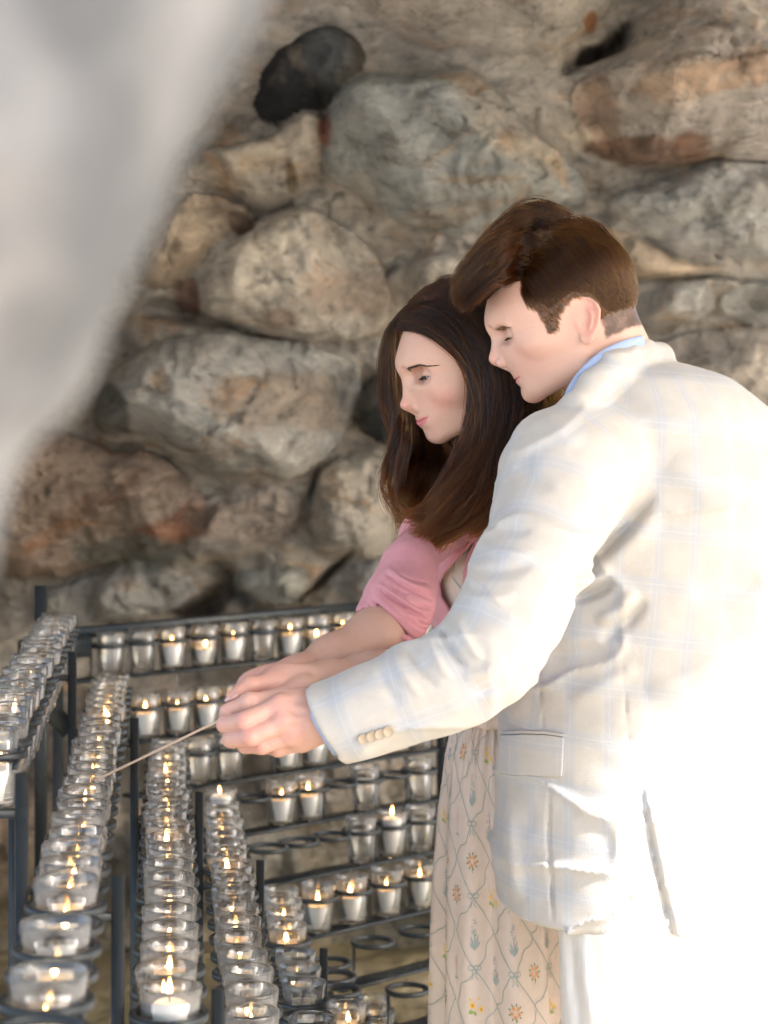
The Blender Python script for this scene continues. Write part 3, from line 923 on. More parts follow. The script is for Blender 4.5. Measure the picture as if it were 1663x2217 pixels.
def head_field(H, D):
    """returns fn(local points)->cm distance and a tint function"""
    prof = np.array([H.pl(x, y) for x, y in D['profile']])
    o = np.argsort(prof[:, 1]); zs, xs = prof[o, 1], prof[o, 0]
    zz = np.linspace(zs[0], zs[-1], 120); xx = np.interp(zz, zs, xs)
    ker = np.hanning(9); ker /= ker.sum(); xx = np.convolve(np.pad(xx, 4, mode='edge'), ker, 'valid')
    nt = np.append(H.pl(*D['tip']), 0)[[0, 2, 1]]; nas = H.pl(*D['nasion']); sub = H.pl(*D['subnasale'])
    ml = H.pl(*D['mouth']); ul = H.pl(*D['upper_lip']); ll = H.pl(*D['lower_lip']); chin = H.pl(*D['chin'])
    men = H.pl(*D['menton'])
    gon = D['gonion']; k = D['w']
    eye = D['eye_l']; al = D['alar']
    def fn(p, lips=True):
        x, y, z = p[:, 0], p[:, 1], p[:, 2]
        ay = np.abs(y)
        q = np.stack([x, ay, z], 1)
        d = ell(q, D['cr_c'], D['cr_r'])
        # face slices
        xf = np.interp(z, zz, xx).astype(F32)
        b = tab(z, D['width'])
        xc = tab(z, [(-10, 3.2), (-7, 1.6), (-3, .8), (3, 0)])
        a = np.maximum(xf - xc, .5)
        n = 2.15
        qq = ((np.abs(np.minimum(x - xc, 0)) / 5 + np.maximum(x - xc, 0) / a) ** n + (ay / b) ** n) ** (1 / n)
        df = (qq - 1) * np.minimum(a, b) * .85
        lowz = men[1] + .2
        df = smax(df, lowz - z, 1.4)
        df = smax(df, z - 5.4, 3.)
        # jaw underside rises towards the ear
        jz = men[1] + .3 + np.clip((chin[0] - 1.2 - x) / (chin[0] - 1.2 - gon[0]), 0, 1.3) * (gon[2] - men[1] - .6)
        df = smax(df, (jz - z) * .8, 1.2)
        d = smin(d, df, 1.6)
        # cheek bones, brow, chin
        d = smin(d, ell(q, D['cheek'], D['cheek_r']), 1.6)
        bz = nas[1] + D['brow_up']
        d = smin(d, cone(q, (nas[0] - .35, .9, bz), (nas[0] - 2.5, 4.5, bz + .1), D['brow'], D['brow'] * .7), .9)
        d = smin(d, sph(q, (chin[0] - 1.35, .5, chin[1] + .1), 1.32), .8)
        d = smin(d, cone(q, (chin[0] - 2.2, 1.8, chin[1] + .6), gon, 1.1, 1.25), 1.6)
        # eye sockets
        d = smax(d, -ell(q, (eye[0] + 1.55, eye[1], eye[2] + .25), (1.25, 1.75, 1.15)), 1.0)
        d = smax(d, -ell(q, (nas[0] + .35, 1.75, nas[1] - .3), (1.0, .85, 1.25)), .8)
        # muzzle
        d = smin(d, ell(q, (ml[0] - 2.6, .6, ml[1] + .1), (2.15, 2.3, 2.0)), 1.0)
        # nose
        d = smin(d, cone(q, (nas[0] - .55, 0, nas[1] - .3), (nt[0] - 1.15, 0, nt[2] + .75), .55, .72 * k), .55)
        d = smin(d, cone(q, (nas[0] - 1.0, 0, nas[1] - 1.4), (nt[0] - 2.0, 0, nt[2] + .1), .8, 1.15 * k), .8)
        d = smin(d, sph(q, (nt[0] - .86 * k, .12, nt[2] + .05), .86 * k), .45)
        d = smin(d, ell(q, al, (1.0 * k, .58 * k, .72 * k)), .3)
        d = smin(d, cone(q, (nt[0] - .9, 0, nt[2] - .55), (sub[0] - .3, 0, sub[1] + .1), .38, .42), .4)
        d = smax(d, -ell(q, (al[0] + .35, al[1] - .42, al[2] - .62), (.62, .27, .34)), .22)
        # nasolabial crease
        d = d + .10 * np.exp(-(cone(q, (al[0] - .75, al[1] + .5, al[2] + .25), (ml[0] - 2.3, 2.9, ml[1] + .3), .05, .05) / .28) ** 2)
        if not lips: return d
        # lips, laid on the muzzle
        d = smin(d, chain(q, LU, LUr, 0), .16); d = smin(d, chain(q, LO, LOr, 0), .18)
        cr = chain(q, LM, [.02] * len(LM), 0)
        d = d + .20 * np.exp(-(cr / .12) ** 2)
        d = d + .12 * np.exp(-((q[:, 0] - (LO[0][0])) ** 2 / 1.5 + q[:, 1] ** 2 / 3 + (z - (LO[0][2] - .85)) ** 2 / .10))
        d = d + .08 * np.exp(-((q[:, 0] - sub[0]) ** 2 / .8 + q[:, 1] ** 2 / .06 + (z - (sub[1] - .5)) ** 2 / .25))
        d = d + .10 * np.exp(-(np.linalg.norm(q - np.array((LM[-1][0], LM[-1][1] + .12, LM[-1][2]), F32), axis=1) / .38) ** 2)
        # eye lids over the ball, opening as a slit
        er = 1.27
        lid = sph(q, eye, er + .13)
        qe = q - np.array(eye, F32)
        d = smin(d, lid, .28)
        # lid crease
        cz = qe[:, 2] - (.62 - .10 * (qe[:, 1] / 1.2) ** 2); cx = np.linalg.norm(qe, axis=1) - er
        d = d + .09 * np.exp(-(cz / .11) ** 2 - (cx / .5) ** 2 - (qe[:, 1] / 1.15) ** 4) * (qe[:, 0] > 0)
        sl = D['slit']
        zc = sl[0] + sl[2] * qe[:, 1] - .10 * (qe[:, 1] ** 2)
        op = np.maximum(np.abs(qe[:, 2] - zc) - sl[1] * np.sqrt(np.clip(1 - (qe[:, 1] / 1.32) ** 2, 0, 1)), np.maximum(np.abs(qe[:, 1]) - 1.3, er * .45 - qe[:, 0]))
        d = np.where(qe[:, 0] > 0, smax(d, -op, .06), d)
        # ear
        if D.get('ear') is not None:
            E = D['ear']
            ex = x - E[0]; ez = z - E[2]; ca, sa = cos(E[3]), sin(E[3])
            u = ex * ca + ez * sa; v = -ex * sa + ez * ca       # v along the ear's height
            yy = ay - E[1] - np.where(u < 0, -u * .42, -u * .08)
            e3 = np.stack([u, yy, v], 1)
            hx = [( .75, -.9), (1.0, .2), (.95, 1.4), (.35, 2.5), (-.7, 2.85), (-1.6, 2.3), (-2.0, 1.1), (-1.8, -.3), (-1.25, -1.5), (-.75, -2.3)]
            helix = None
            for i in range(len(hx) - 1):
                if i == 0: continue
                e_ = cone(e3, (hx[i][0], .12, hx[i][1]), (hx[i + 1][0], .12, hx[i + 1][1]), .29, .28)
                helix = e_ if helix is None else np.minimum(helix, e_)
            plate = ell(e3, (-.55, -.12, .3), (1.45, .30, 2.55))
            lobe = ell(e3, (-.25, .05, -2.35), (.78, .33, .85))
            tragus = ell(e3, (.85, .12, -.35), (.38, .33, .62))
            anti = np.minimum(cone(e3, (-.35, .14, 2.0), (-1.15, .16, .6), .2, .26), cone(e3, (-1.15, .16, .6), (-.75, .16, -1.1), .26, .3))
            ear = smin(smin(smin(helix, plate, .25), lobe, .5), tragus, .25)
            ear = smin(ear, anti, .15)
            ear = smax(ear, -ell(e3, (-.1, .32, -.05), (.72, .42, 1.05)), .2)
            ear = smax(ear, -ell(e3, (-.55, .38, 1.75), (.7, .22, .55)), .15)
            base = ell(e3, (.45, -.55, 0), (.9, .9, 2.0))
            ear = smin(ear, base, .3)
            d = smin(d, ear, .22)
        # neck
        for (na, nb, ra, rb) in D['neck']:
            d = smin(d, cone(p, na, nb, ra, rb), 1.5)
        return d.astype(F32)
    # march the mouth curves onto the face
    lw = D['lip_w']; ts = np.linspace(0, 1, 9)
    def on(ys, zs_, sink):
        q_ = np.stack([np.full(len(ys), 14.), ys, zs_], 1).astype(F32)
        for _ in range(60): q_[:, 0] -= np.clip(fn(q_, False), -.3, 1.5) * .7
        q_[:, 0] -= sink
        return q_
    up = D['lip_up']
    zm = ml[1] + up * ts ** 1.6
    LM = on(lw * ts, zm, .0)
    LM[:, 0] += (ml[0] - LM[0, 0]) * (1 - ts) * .6
    hu = (ul[1] - ml[1]) * .95 * np.sqrt(np.clip(1 - ts ** 1.7, 0, 1)) * (1 - .16 * np.exp(-(ts / .09) ** 2)); hl = (ll[1] - ml[1]) * .9 * np.sqrt(np.clip(1 - ts ** 1.9, 0, 1))
    LUr = np.maximum(hu * .62, .08); LOr = np.maximum(-hl * .68, .08)
    LU = LM + np.stack([-LUr * .35, 0 * ts, hu * .52], 1).astype(F32); LO = LM + np.stack([-LOr * .40 - .03, 0 * ts, hl * .55], 1).astype(F32)
    LU[:, 0] += (ul[0] - .30 - LU[0, 0]) * (1 - ts) * .7; LO[:, 0] += (ll[0] - .38 - LO[0, 0]) * (1 - ts) * .7

    def tint(p, base):
        x, y, z = p[:, 0], np.abs(p[:, 1]), p[:, 2]
        q = np.stack([x, y, z], 1)
        c = np.tile(np.array(base, F32), (len(p), 1))
        def put(w, col):
            nonlocal c
            w = np.clip(w, 0, 1)[:, None]; c = c * (1 - w) + np.array(col, F32) * w
        put(np.exp(-((x - 7) ** 2 / 8 + (y - 4.6) ** 2 / 5 + (z - D['blush_z']) ** 2 / 3.5)) * D['blush'], (.66, .26, .22))
        put(np.exp(-(np.linalg.norm(q - np.array((nt[0], 0, nt[2])), axis=1) / 1.7) ** 2) * .4, (.66, .27, .24))
        put(sstep(.16, .0, np.minimum(chain(q, LU, LUr, 0), chain(q, LO, LOr, 0))) * D['lip_a'], D['lip'])
        put(sstep(.17, .05, chain(q, LM, [.02] * len(LM), 0)) * .8, (.28, .08, .075))
        eye_ = np.array(eye)
        dd = np.linalg.norm(q - eye_, axis=1)
        put(np.exp(-((dd - 1.3) / .5) ** 2) * (x > eye_[0]) * (np.abs(z - eye_[2] - .1) < 1.2) * .25, (.50, .25, .2))
        # nostrils
        put(sstep(.55, .25, np.linalg.norm((q - np.array((al[0] + .35, al[1] - .42, al[2] - .6))) / np.array((1, .6, .6)), axis=1)) * .8, (.25, .07, .06))
        if D.get('ear') is not None:
            E = D['ear']; put(sstep(3.3, 1.6, np.linalg.norm(q - np.array((E[0] - .5, E[1] + .6, E[2])), axis=1)) * sstep(E[1] - .3, E[1] + .5, y) * D.get('ear_red', .5), (.68, .28, .22))
        if 'scalp' in D:
            put(D['scalp'](p) , D['scalp_col'])
        return c
    return fn, tint

# ---- the man's head
HM = Head((1250, 697), 2.62, 4, 18)
DM = dict(profile=[(1100, 540), (1060, 570), (1042, 600), (1036, 624), (1039, 666), (1054, 704), (1064, 716), (1073, 735), (1080, 760), (1090, 785), (1100, 800), (1112, 815), (1120, 825), (1128, 840), (1131, 848), (1136, 858), (1148, 871), (1160, 877)],
          tip=(1060, 781), nasion=(1068, 724), subnasale=(1096, 799), mouth=(1118, 822), upper_lip=(1112, 815), lower_lip=(1122, 831), chin=(1135, 858), menton=(1162, 879),
          gonion=(1.2, 5.3, -5.6), w=1.0, cr_c=(1.15, 0, 3.5), cr_r=(9.8, 7.5, 8.5),
          width=[(-10.5, 2.2), (-9, 3.4), (-7, 4.9), (-5, 5.8), (-3, 6.3), (0, 6.7), (3, 6.7), (7, 6.4)],
          cheek=(5.2, 4.9, -.9), cheek_r=(2.6, 1.5, 1.6), brow_up=.55, brow=.62, eye_l=(7.35, 3.15, .6), alar=(9.75, 1.12, -1.75),
          lip_w=2.5, lip_back=2.0, lip_up=.15, slit=(-.34, .14, .03), blush_z=-2.2, blush=.25, lip=(.62, .25, .22), lip_a=.75,
          ear=(.25, 6.9, .15, radians(8)), ear_red=.5, neck=[((-2.4, 0, -3), (-3.7, 0, -11), 5.5, 5.2), ((0, 0, -4), (-1.6, 0, -13), 4.8, 5.2)])
_e = HM.pl(1101, 733, 3.2); DM['eye_l'] = (float(_e[0]) - 1.0, 3.15, float(_e[1]) + .25)
_a = HM.pl(1090, 787, 1.3); DM['alar'] = (float(_a[0]), 1.12, float(_a[1]) + .2)
_a = HM.pl(1256, 698, 7.2); DM['ear'] = (float(_a[0]) + .3, 6.9, float(_a[1]), radians(14))

MAN_HL = [(1060, 606), (1100, 592), (1126, 590), (1127, 621), (1138, 664), (1165, 677), (1179, 707), (1186, 724), (1209, 717), (1211, 685), (1227, 662), (1242, 646), (1281, 655), (1302, 693), (1313, 732), (1332, 724), (1376, 704), (1450, 690), (1450, 380), (980, 380), (990, 600)]
def _pd(X, Y, poly):
    d = np.full(X.shape, 1e9); ins = np.zeros(X.shape, bool); poly = np.asarray(poly, float)
    for i in range(len(poly)):
        a, b = poly[i], poly[(i + 1) % len(poly)]; e = b - a
        t = np.clip(((X - a[0]) * e[0] + (Y - a[1]) * e[1]) / (e @ e + 1e-9), 0, 1)
        d = np.minimum(d, np.hypot(X - a[0] - t * e[0], Y - a[1] - t * e[1]))
        c = ((a[1] > Y) != (b[1] > Y)) & (X < (b[0] - a[0]) * (Y - a[1]) / (b[1] - a[1] + 1e-12) + a[0])
        ins ^= c
    return np.where(ins, d, -d)
def hl_dist(H, poly, p):
    """inside distance (cm) of the hairline drawn on the side of the head; the same line on both sides"""
    q = np.stack([p[:, 0], np.full(len(p), 6.5), p[:, 2]], 1); W = H.w(q)
    X = 831.5 + W[:, 0] * FPX / W[:, 1]; Y = 930 - (W[:, 2] - CAMZ) * FPX / W[:, 1]
    return (_pd(X, Y, poly) / H.ppc).astype(F32)
def man_scalp(p):
    """1 where short hair covers the skin"""
    E = DM['ear']
    ear = (((p[:, 0] - E[0] + .4) / 2.2) ** 2 + ((p[:, 2] - E[2]) / 2.9) ** 2 < 1) & (np.abs(p[:, 1]) > 6.6)
    return sstep(-.25, .30, hl_dist(HM, MAN_HL, p) + fbm(p * 2.2, 3) * .12) * (~ear)
DM['scalp'] = man_scalp; DM['scalp_col'] = (.085, .052, .036)

# ---- the woman's head
HW = Head((1036, 800), 2.76, -14, 15)
DW = dict(profile=[(915, 650), (880, 680), (858, 705), (851, 730), (851, 750), (857, 778), (867, 803), (877, 820), (884, 845), (892, 870), (898, 890), (902, 903), (906, 913), (914, 926), (922, 934), (926, 944), (936, 956), (948, 961)],
          tip=(867, 880), nasion=(873, 815), subnasale=(897, 896), mouth=(907, 913), upper_lip=(903, 908), lower_lip=(909, 922), chin=(929, 947), menton=(953, 962),
          gonion=(1.0, 4.7, -5.4), w=.86, cr_c=(.45, 0, 3.2), cr_r=(10.1, 7.0, 8.3),
          width=[(-10.5, 1.8), (-9, 2.7), (-7, 4.2), (-5, 5.2), (-3, 5.8), (0, 6.3), (3, 6.3), (7, 6.1)],
          cheek=(5.4, 4.4, -1.3), cheek_r=(2.6, 1.45, 1.7), brow_up=.55, brow=.35, eye_l=(7.0, 3.0, .3), alar=(9.4, 1.0, -2.0),
          lip_w=2.45, lip_back=2.3, lip_up=.40, slit=(-.26, .25, .06), blush_z=-2.4, blush=.38, lip=(.60, .17, .19), lip_a=.95,
          ear=(-.1, 6.5, -.1, radians(8)), ear_red=.3, neck=[((-2.5, 0, -3), (-6.5, .5, -14), 4.4, 4.6), ((-.5, 0, -4), (-4.0, .5, -13), 3.8, 4.2)])
_e = HW.pl(921, 819, 3.1); DW['eye_l'] = (float(_e[0]) - .95, 3.05, float(_e[1]) + .25)
_a = HW.pl(907, 884, 1.2); DW['alar'] = (float(_a[0]), 1.0, float(_a[1]) + .1)

M_EYE = mat('eyeball', (.60, .56, .55), .15)
M_IRIS = mat('iris', (.05, .028, .015), .08)
M_LASH = mat('lashes', (.012, .009, .008), .6)

def hair_mat(name, a, b, rough=.35, mel=None, red=.6, zlo=None, spec=.05):
    m = bpy.data.materials.new(name); m.use_nodes = True
    g = G(m); bb = g.b
    c = g.mix(g.ramp(g.noise(g.pos(), 25, 3), [(.35, (0, 0, 0)), (.65, (1, 1, 1))]), a, b)
    bb.inputs['Roughness'].default_value = rough; bb.inputs['Specular IOR Level'].default_value = spec
    g.l.new(c, bb.inputs['Base Color'])
    if mel is not None:
        h = g.new('ShaderNodeBsdfHairPrincipled'); h.parametrization = 'MELANIN'
        h.inputs['Melanin'].default_value = mel; h.inputs['Melanin Redness'].default_value = red
        h.inputs['Roughness'].default_value = .22; h.inputs['Radial Roughness'].default_value = .30
        h.inputs['IOR'].default_value = 1.38; h.inputs['Random Color'].default_value = .45; h.inputs['Random Roughness'].default_value = .2
        if zlo:
            sp = g.new('ShaderNodeSeparateXYZ'); g.l.new(g.pos(), sp.inputs[0])
            mr = g.new('ShaderNodeMapRange'); g.l.new(sp.outputs[2], mr.inputs[0])
            mr.inputs[1].default_value = zlo[0]; mr.inputs[2].default_value = zlo[1]; mr.inputs[3].default_value = zlo[2]; mr.inputs[4].default_value = mel
            g.l.new(mr.outputs[0], h.inputs['Melanin'])
        g.l.new(h.outputs[0], g.n['Material Output'].inputs['Surface'])
    return m

def strands(name, paths, r, mat_, parent, tip=.3):
    """paths: (n,m,3) world points -> one Curves object (a part)"""
    n, m = paths.shape[:2]
    cu = bpy.data.hair_curves.new(name)
    cu.add_curves([m] * n)
    cu.position_data.foreach_set('vector', np.ascontiguousarray(paths, F32).ravel())
    rr = r * (1 - (1 - tip) * np.linspace(0, 1, m) ** 2)
    a = cu.attributes.get('radius') or cu.attributes.new('radius', 'FLOAT', 'POINT')
    rv = np.tile(rr, (n, 1)) * rng.uniform(.7, 1.2, (n, 1))
    a.data.foreach_set('value', rv.astype(F32).ravel())
    cu.materials.append(mat_)
    o = bpy.data.objects.new(name, cu); C.objects.link(o); o.parent = parent
    o.location = -parent.matrix_basis.translation if parent.type == 'EMPTY' else (0, 0, 0)
    return o

def eyes_and_lashes(H, D, fn, root, body, gaze, brow_pts, lash_len=.7, brow_col=None, brow_r=.00028, n_b=260):
    e = np.array(D['eye_l']); 
    for s in (1, -1):
        c = e * (1, s, 1)
        mb = MB(); n = 20
        gz = np.array(gaze); gz = gz / np.linalg.norm(gz)
        t1 = np.cross(gz, (0, 1, 0)); t1 /= np.linalg.norm(t1); t2 = np.cross(gz, t1)
        V = []; F = []; Fi = []
        for i in range(n + 1):
            th = pi * i / n
            for k in range(24):
                a = 2 * pi * k / 24
                V.append(H.w(c + 1.27 * (gz * cos(th) + sin(th) * (cos(a) * t1 + sin(a) * t2))))
        for i in range(n):
            for k in range(24):
                q = (i * 24 + k, i * 24 + (k + 1) % 24, (i + 1) * 24 + (k + 1) % 24, (i + 1) * 24 + k)
                F.append(q)
        mb.add(V, F); o = mb.build('eyeball', M_EYE, root)
        o.data.materials.append(M_IRIS)
        for pgi, pg in enumerate(o.data.polygons): pg.material_index = 1 if pgi < 24 * 4 else 0
    # lashes (left eye shows; both built)
    paths = []
    sl = D['slit']
    for s in (1, -1):
        for k in range(46):
            y = rng.uniform(-1.15, 1.2)
            zc = sl[0] + sl[2] * y - .10 * y * y + sl[1] * math.sqrt(max(0, 1 - (y / 1.32) ** 2)) * 1.0
            x = math.sqrt(max(.1, 1.42 ** 2 - y * y - zc * zc))
            b = e + np.array((x, y, zc)); L = lash_len * rng.uniform(.6, 1.0)
            dr = np.array((.75, .35 * y + .15, -.55)); dr /= np.linalg.norm(dr)
            pts = [b + dr * L * t + np.array((0, 0, .22)) * L * t * t for t in (0, .33, .66, 1)]
            paths.append(H.w(np.array(pts) * (1, s, 1)))
        for k in range(60):     # dark lid line
            y = -1.2 + 2.4 * k / 59
            zc = sl[0] + sl[2] * y - .10 * y * y + sl[1] * math.sqrt(max(0, 1 - (y / 1.32) ** 2))
            x = math.sqrt(max(.1, 1.43 ** 2 - y * y - zc * zc)); b = e + np.array((x, y, zc))
            paths.append(H.w(np.array([b + np.array((0, d_ * .12, -.01 * d_)) for d_ in (-1, -.3, .3, 1)]) * (1, s, 1)))
    strands('eyelashes', np.array(paths), .0003, M_LASH, root, .35)
    # eyebrow: projected on the skin
    bp = []
    pts = np.array(brow_pts)        # local x ignored: (y, z, halfwidth)
    for s in (1, -1):
        for k in range(n_b):
            t = rng.uniform(0, 1) ** .9
            y = np.interp(t, np.linspace(0, 1, len(pts)), pts[:, 0]); z = np.interp(t, np.linspace(0, 1, len(pts)), pts[:, 1]); hw = np.interp(t, np.linspace(0, 1, len(pts)), pts[:, 2])
            z += rng.uniform(-1, 1) * hw
            st = np.array([[12., y + .45 * q_, z + (.14 - .25 * t) * q_] for q_ in (0, .5, 1)], F32)
            # march inwards
            for _ in range(14):
                d = fn(st); st[:, 0] -= np.clip(d, -.5, 2) * .75
            st[:, 0] += np.array((0, .06, .07))
            bp.append(H.w(st * (1, s, 1)))
    strands('eyebrows', np.array(bp), brow_r, brow_col or M_LASH, root, .4)

def head_mesh(H, D, h=.17, extra=None):
    fn, tint = head_field(H, D)
    V, F = surf(fn, (-12.5, -9.5, -16), (14, 9.5, 13.5), h)
    cols = tint(V.astype(F32), D['base'])
    return fn, H.w(V), F, cols
DM['base'] = SKIN_M; DW['base'] = SKIN_W

# ------------------------------------------------------------------ cloth helpers
def row_field(rows, Zc, b, n=2.2, k=.8):
    """rows: (py, left px, right px[, Zc, b]) -> fn giving an elliptic tube standing up"""
    R = [(r + (Zc, b))[:5] if len(r) == 3 else r for r in rows]
    zz = np.array([CAMZ - (r[0] - 930) * r[3] / FPX for r in R]); o = np.argsort(zz)
    xl = np.array([(r[1] - 831.5) * r[3] / FPX for r in R]); xr = np.array([(r[2] - 831.5) * r[3] / FPX for r in R])
    Z = np.array([r[3] for r in R]); B = np.array([r[4] for r in R])
    zf = np.linspace(zz.min(), zz.max(), 160)
    def sm(v):
        w = np.interp(zf, zz[o], v[o]); ker = np.hanning(11); ker /= ker.sum()
        return np.convolve(np.pad(w, 5, mode='edge'), ker, 'valid')
    XL, XR, ZZ, BB = sm(xl), sm(xr), sm(Z), sm(B)
    def fn(p, full=False):
        z = p[:, 2]
        a = np.interp(z, zf, (XR - XL) / 2).astype(F32); c = np.interp(z, zf, (XR + XL) / 2).astype(F32)
        yc = np.interp(z, zf, ZZ).astype(F32); bb = np.interp(z, zf, BB).astype(F32)
        dx, dy = p[:, 0] - c, p[:, 1] - yc
        q = ((np.abs(dx) / a) ** n + (np.abs(dy) / bb) ** n) ** (1 / n)
        d = (q - 1) * np.minimum(a, bb) * k
        return (d, dx, dy, a, bb) if full else d
    return fn


def fold_sum(p, folds):
    """folds: (x0,y0,x1,y1,width px,amp m) in photo pixels, seen from the front; returns displacement (positive = out)"""
    px = 831.5 + p[:, 0] * FPX / p[:, 1]; py = 930 - (p[:, 2] - CAMZ) * FPX / p[:, 1]
    r = np.zeros(len(p), F32)
    for (x0, y0, x1, y1, w, am) in folds:
        ex, ey = x1 - x0, y1 - y0; L = ex * ex + ey * ey
        t = ((px - x0) * ex + (py - y0) * ey) / L
        bend = 5 * np.sin(t * 3.1)
        dd = ((px - x0) * ey - (py - y0) * ex) / math.sqrt(L) + bend
        tap = np.clip(1 - np.abs(2 * t - 1) ** 3, 0, 1)
        r += am * np.exp(-(dd / (w * (.6 + .4 * tap))) ** 2) * tap * ((t > 0) & (t < 1))
    return r


def shoot(fn, px, py, y0=1.9, steps=70, off=0.0):
    """walk the sight line through (px,py) until the surface fn=0; fn in world metres"""
    d = np.stack([(px - 831.5) / FPX, np.ones_like(px), -(py - 930) / FPX], 1)
    d /= np.linalg.norm(d, axis=1)[:, None]
    t = np.full(len(px), y0)
    o = np.array((0, 0, CAMZ))
    bt = t.copy(); bq = np.full(len(px), 9.)
    for _ in range(steps):
        q = fn((o + d * t[:, None]).astype(F32)) - off
        m = np.abs(q) < bq; bq = np.where(m, np.abs(q), bq); bt = np.where(m, t, bt)
        t += np.clip(q, -.02, .2) * .8
    return o + d * bt[:, None]


def patch_on(fn, poly, off, thick, name, mat_, parent, nu=24, nv=24, uvf=None, quad=True, y0=1.9):
    """a sheet of cloth laid on the surface fn: poly = 4 edge polylines (top, bottom) blended"""
    top, bot = [np.array(e, float) for e in poly]
    def res(e, n):
        s = np.r_[0, np.cumsum(np.hypot(*np.diff(e, axis=0).T))]; t = np.linspace(0, s[-1], n)
        return np.stack([np.interp(t, s, e[:, 0]), np.interp(t, s, e[:, 1])], 1)
    A, B = res(top, nu), res(bot, nu)
    v = np.linspace(0, 1, nv)[:, None, None]
    g_ = (A[None] * (1 - v) + B[None] * v).reshape(-1, 2)
    outer = shoot(fn, g_[:, 0], g_[:, 1], y0, off=off + thick); inner = shoot(fn, g_[:, 0], g_[:, 1], y0, off=off - .004)
    V = np.concatenate([outer, inner]); N = nu * nv
    F = []
    for i in range(nv - 1):
        for j in range(nu - 1):
            a = i * nu + j
            F.append((a, a + nu, a + nu + 1, a + 1)); F.append((N + a, N + a + 1, N + a + nu + 1, N + a + nu))
    edge = [j for j in range(nu)] + [(i + 1) * nu - 1 for i in range(1, nv)] + [N - 1 - j for j in range(1, nu)] + [(nv - 1 - i) * nu for i in range(1, nv - 1)]
    for a, b in zip(edge, edge[1:] + edge[:1]): F.append((a, b, N + b, N + a))
    uv = uvf(V) if uvf else None
    me = mesh_np(name, V, [tuple(f) for f in F], None, uv)
    o = link(name, me, mat_, parent)
    bv = o.modifiers.new('b', 'BEVEL'); bv.width = .0012; bv.segments = 2; bv.limit_method = 'ANGLE'; bv.angle_limit = radians(50)
    return o


def cat(*parts):
    """join (V,F,extra...) tuples"""
    V = np.concatenate([p[0] for p in parts]); F = []; b = 0
    for p in parts: F.append(p[1] + b); b += len(p[0])
    return V, np.concatenate(F)


def sheet_strands(guides, n, jit, m=16, clump=.0, wave=0, wl=3., rootj=.0, seed=0, spread=1.0, tmax=(.85, 1.0)):
    """strands between neighbouring guides (polylines in photo px + distance) -> world paths"""
    r = np.random.default_rng(seed)
    Gs = []
    for gd in guides:
        W = PA(gd); s = np.r_[0, np.cumsum(np.linalg.norm(np.diff(W, axis=0), axis=1))]
        t = np.linspace(0, s[-1], 40)
        w = np.stack([np.interp(t, s, W[:, i]) for i in range(3)], 1)
        ker = np.hanning(9); ker /= ker.sum()
        w2 = np.stack([np.convolve(np.pad(w[:, i], 4, mode='edge'), ker, 'valid') for i in range(3)], 1); w2[0] = w[0]; w2[-1] = w[-1]
        Gs.append(w2)
    Gs = np.array(Gs)
    k = len(Gs)
    pos = r.uniform(0, k - 1, n)
    nc = max(int(n / 22), 1)
    cpos = r.uniform(0, k - 1, nc); ci = r.integers(0, nc, n); pos = cpos[ci] + (pos - (k - 1) / 2) * .10 * spread + r.normal(0, .10, n) * spread; pos = np.clip(pos, 0, k - 1.001)
    i = pos.astype(int); f = (pos - i)[:, None, None]
    path = Gs[i] * (1 - f) + Gs[i + 1] * f
    tt = np.linspace(0, 1, 40)[None, :, None]
    coff = r.normal(0, 1, (nc, 1, 3))[ci] * jit * 1.1
    path = path + (coff + r.normal(0, 1, (n, 1, 3)) * jit * .55) * np.clip(tt * 3 + .25, 0, 1)
    ph = r.uniform(0, 6.28, (nc, 1, 1))[ci] + r.normal(0, .25, (n, 1, 1))
    amp = wave * tt ** 1.5 * r.uniform(.5, 1.2, (nc, 1, 1))[ci]
    path = path + np.concatenate([np.sin(tt * wl * 6.28 + ph), np.cos(tt * wl * 6.28 + ph), .3 * np.sin(tt * wl * 6 + ph)], 2) * amp
    tm = r.uniform(tmax[0], tmax[1], n); t0 = r.uniform(0, rootj, n)
    out = np.empty((n, m, 3))
    for a in range(m):
        t = (t0 + (tm - t0) * a / (m - 1)) * 39
        j = np.minimum(t.astype(int), 38); ff = (t - j)[:, None]
        out[:, a] = path[np.arange(n), j] * (1 - ff) + path[np.arange(n), j + 1] * ff
    return out

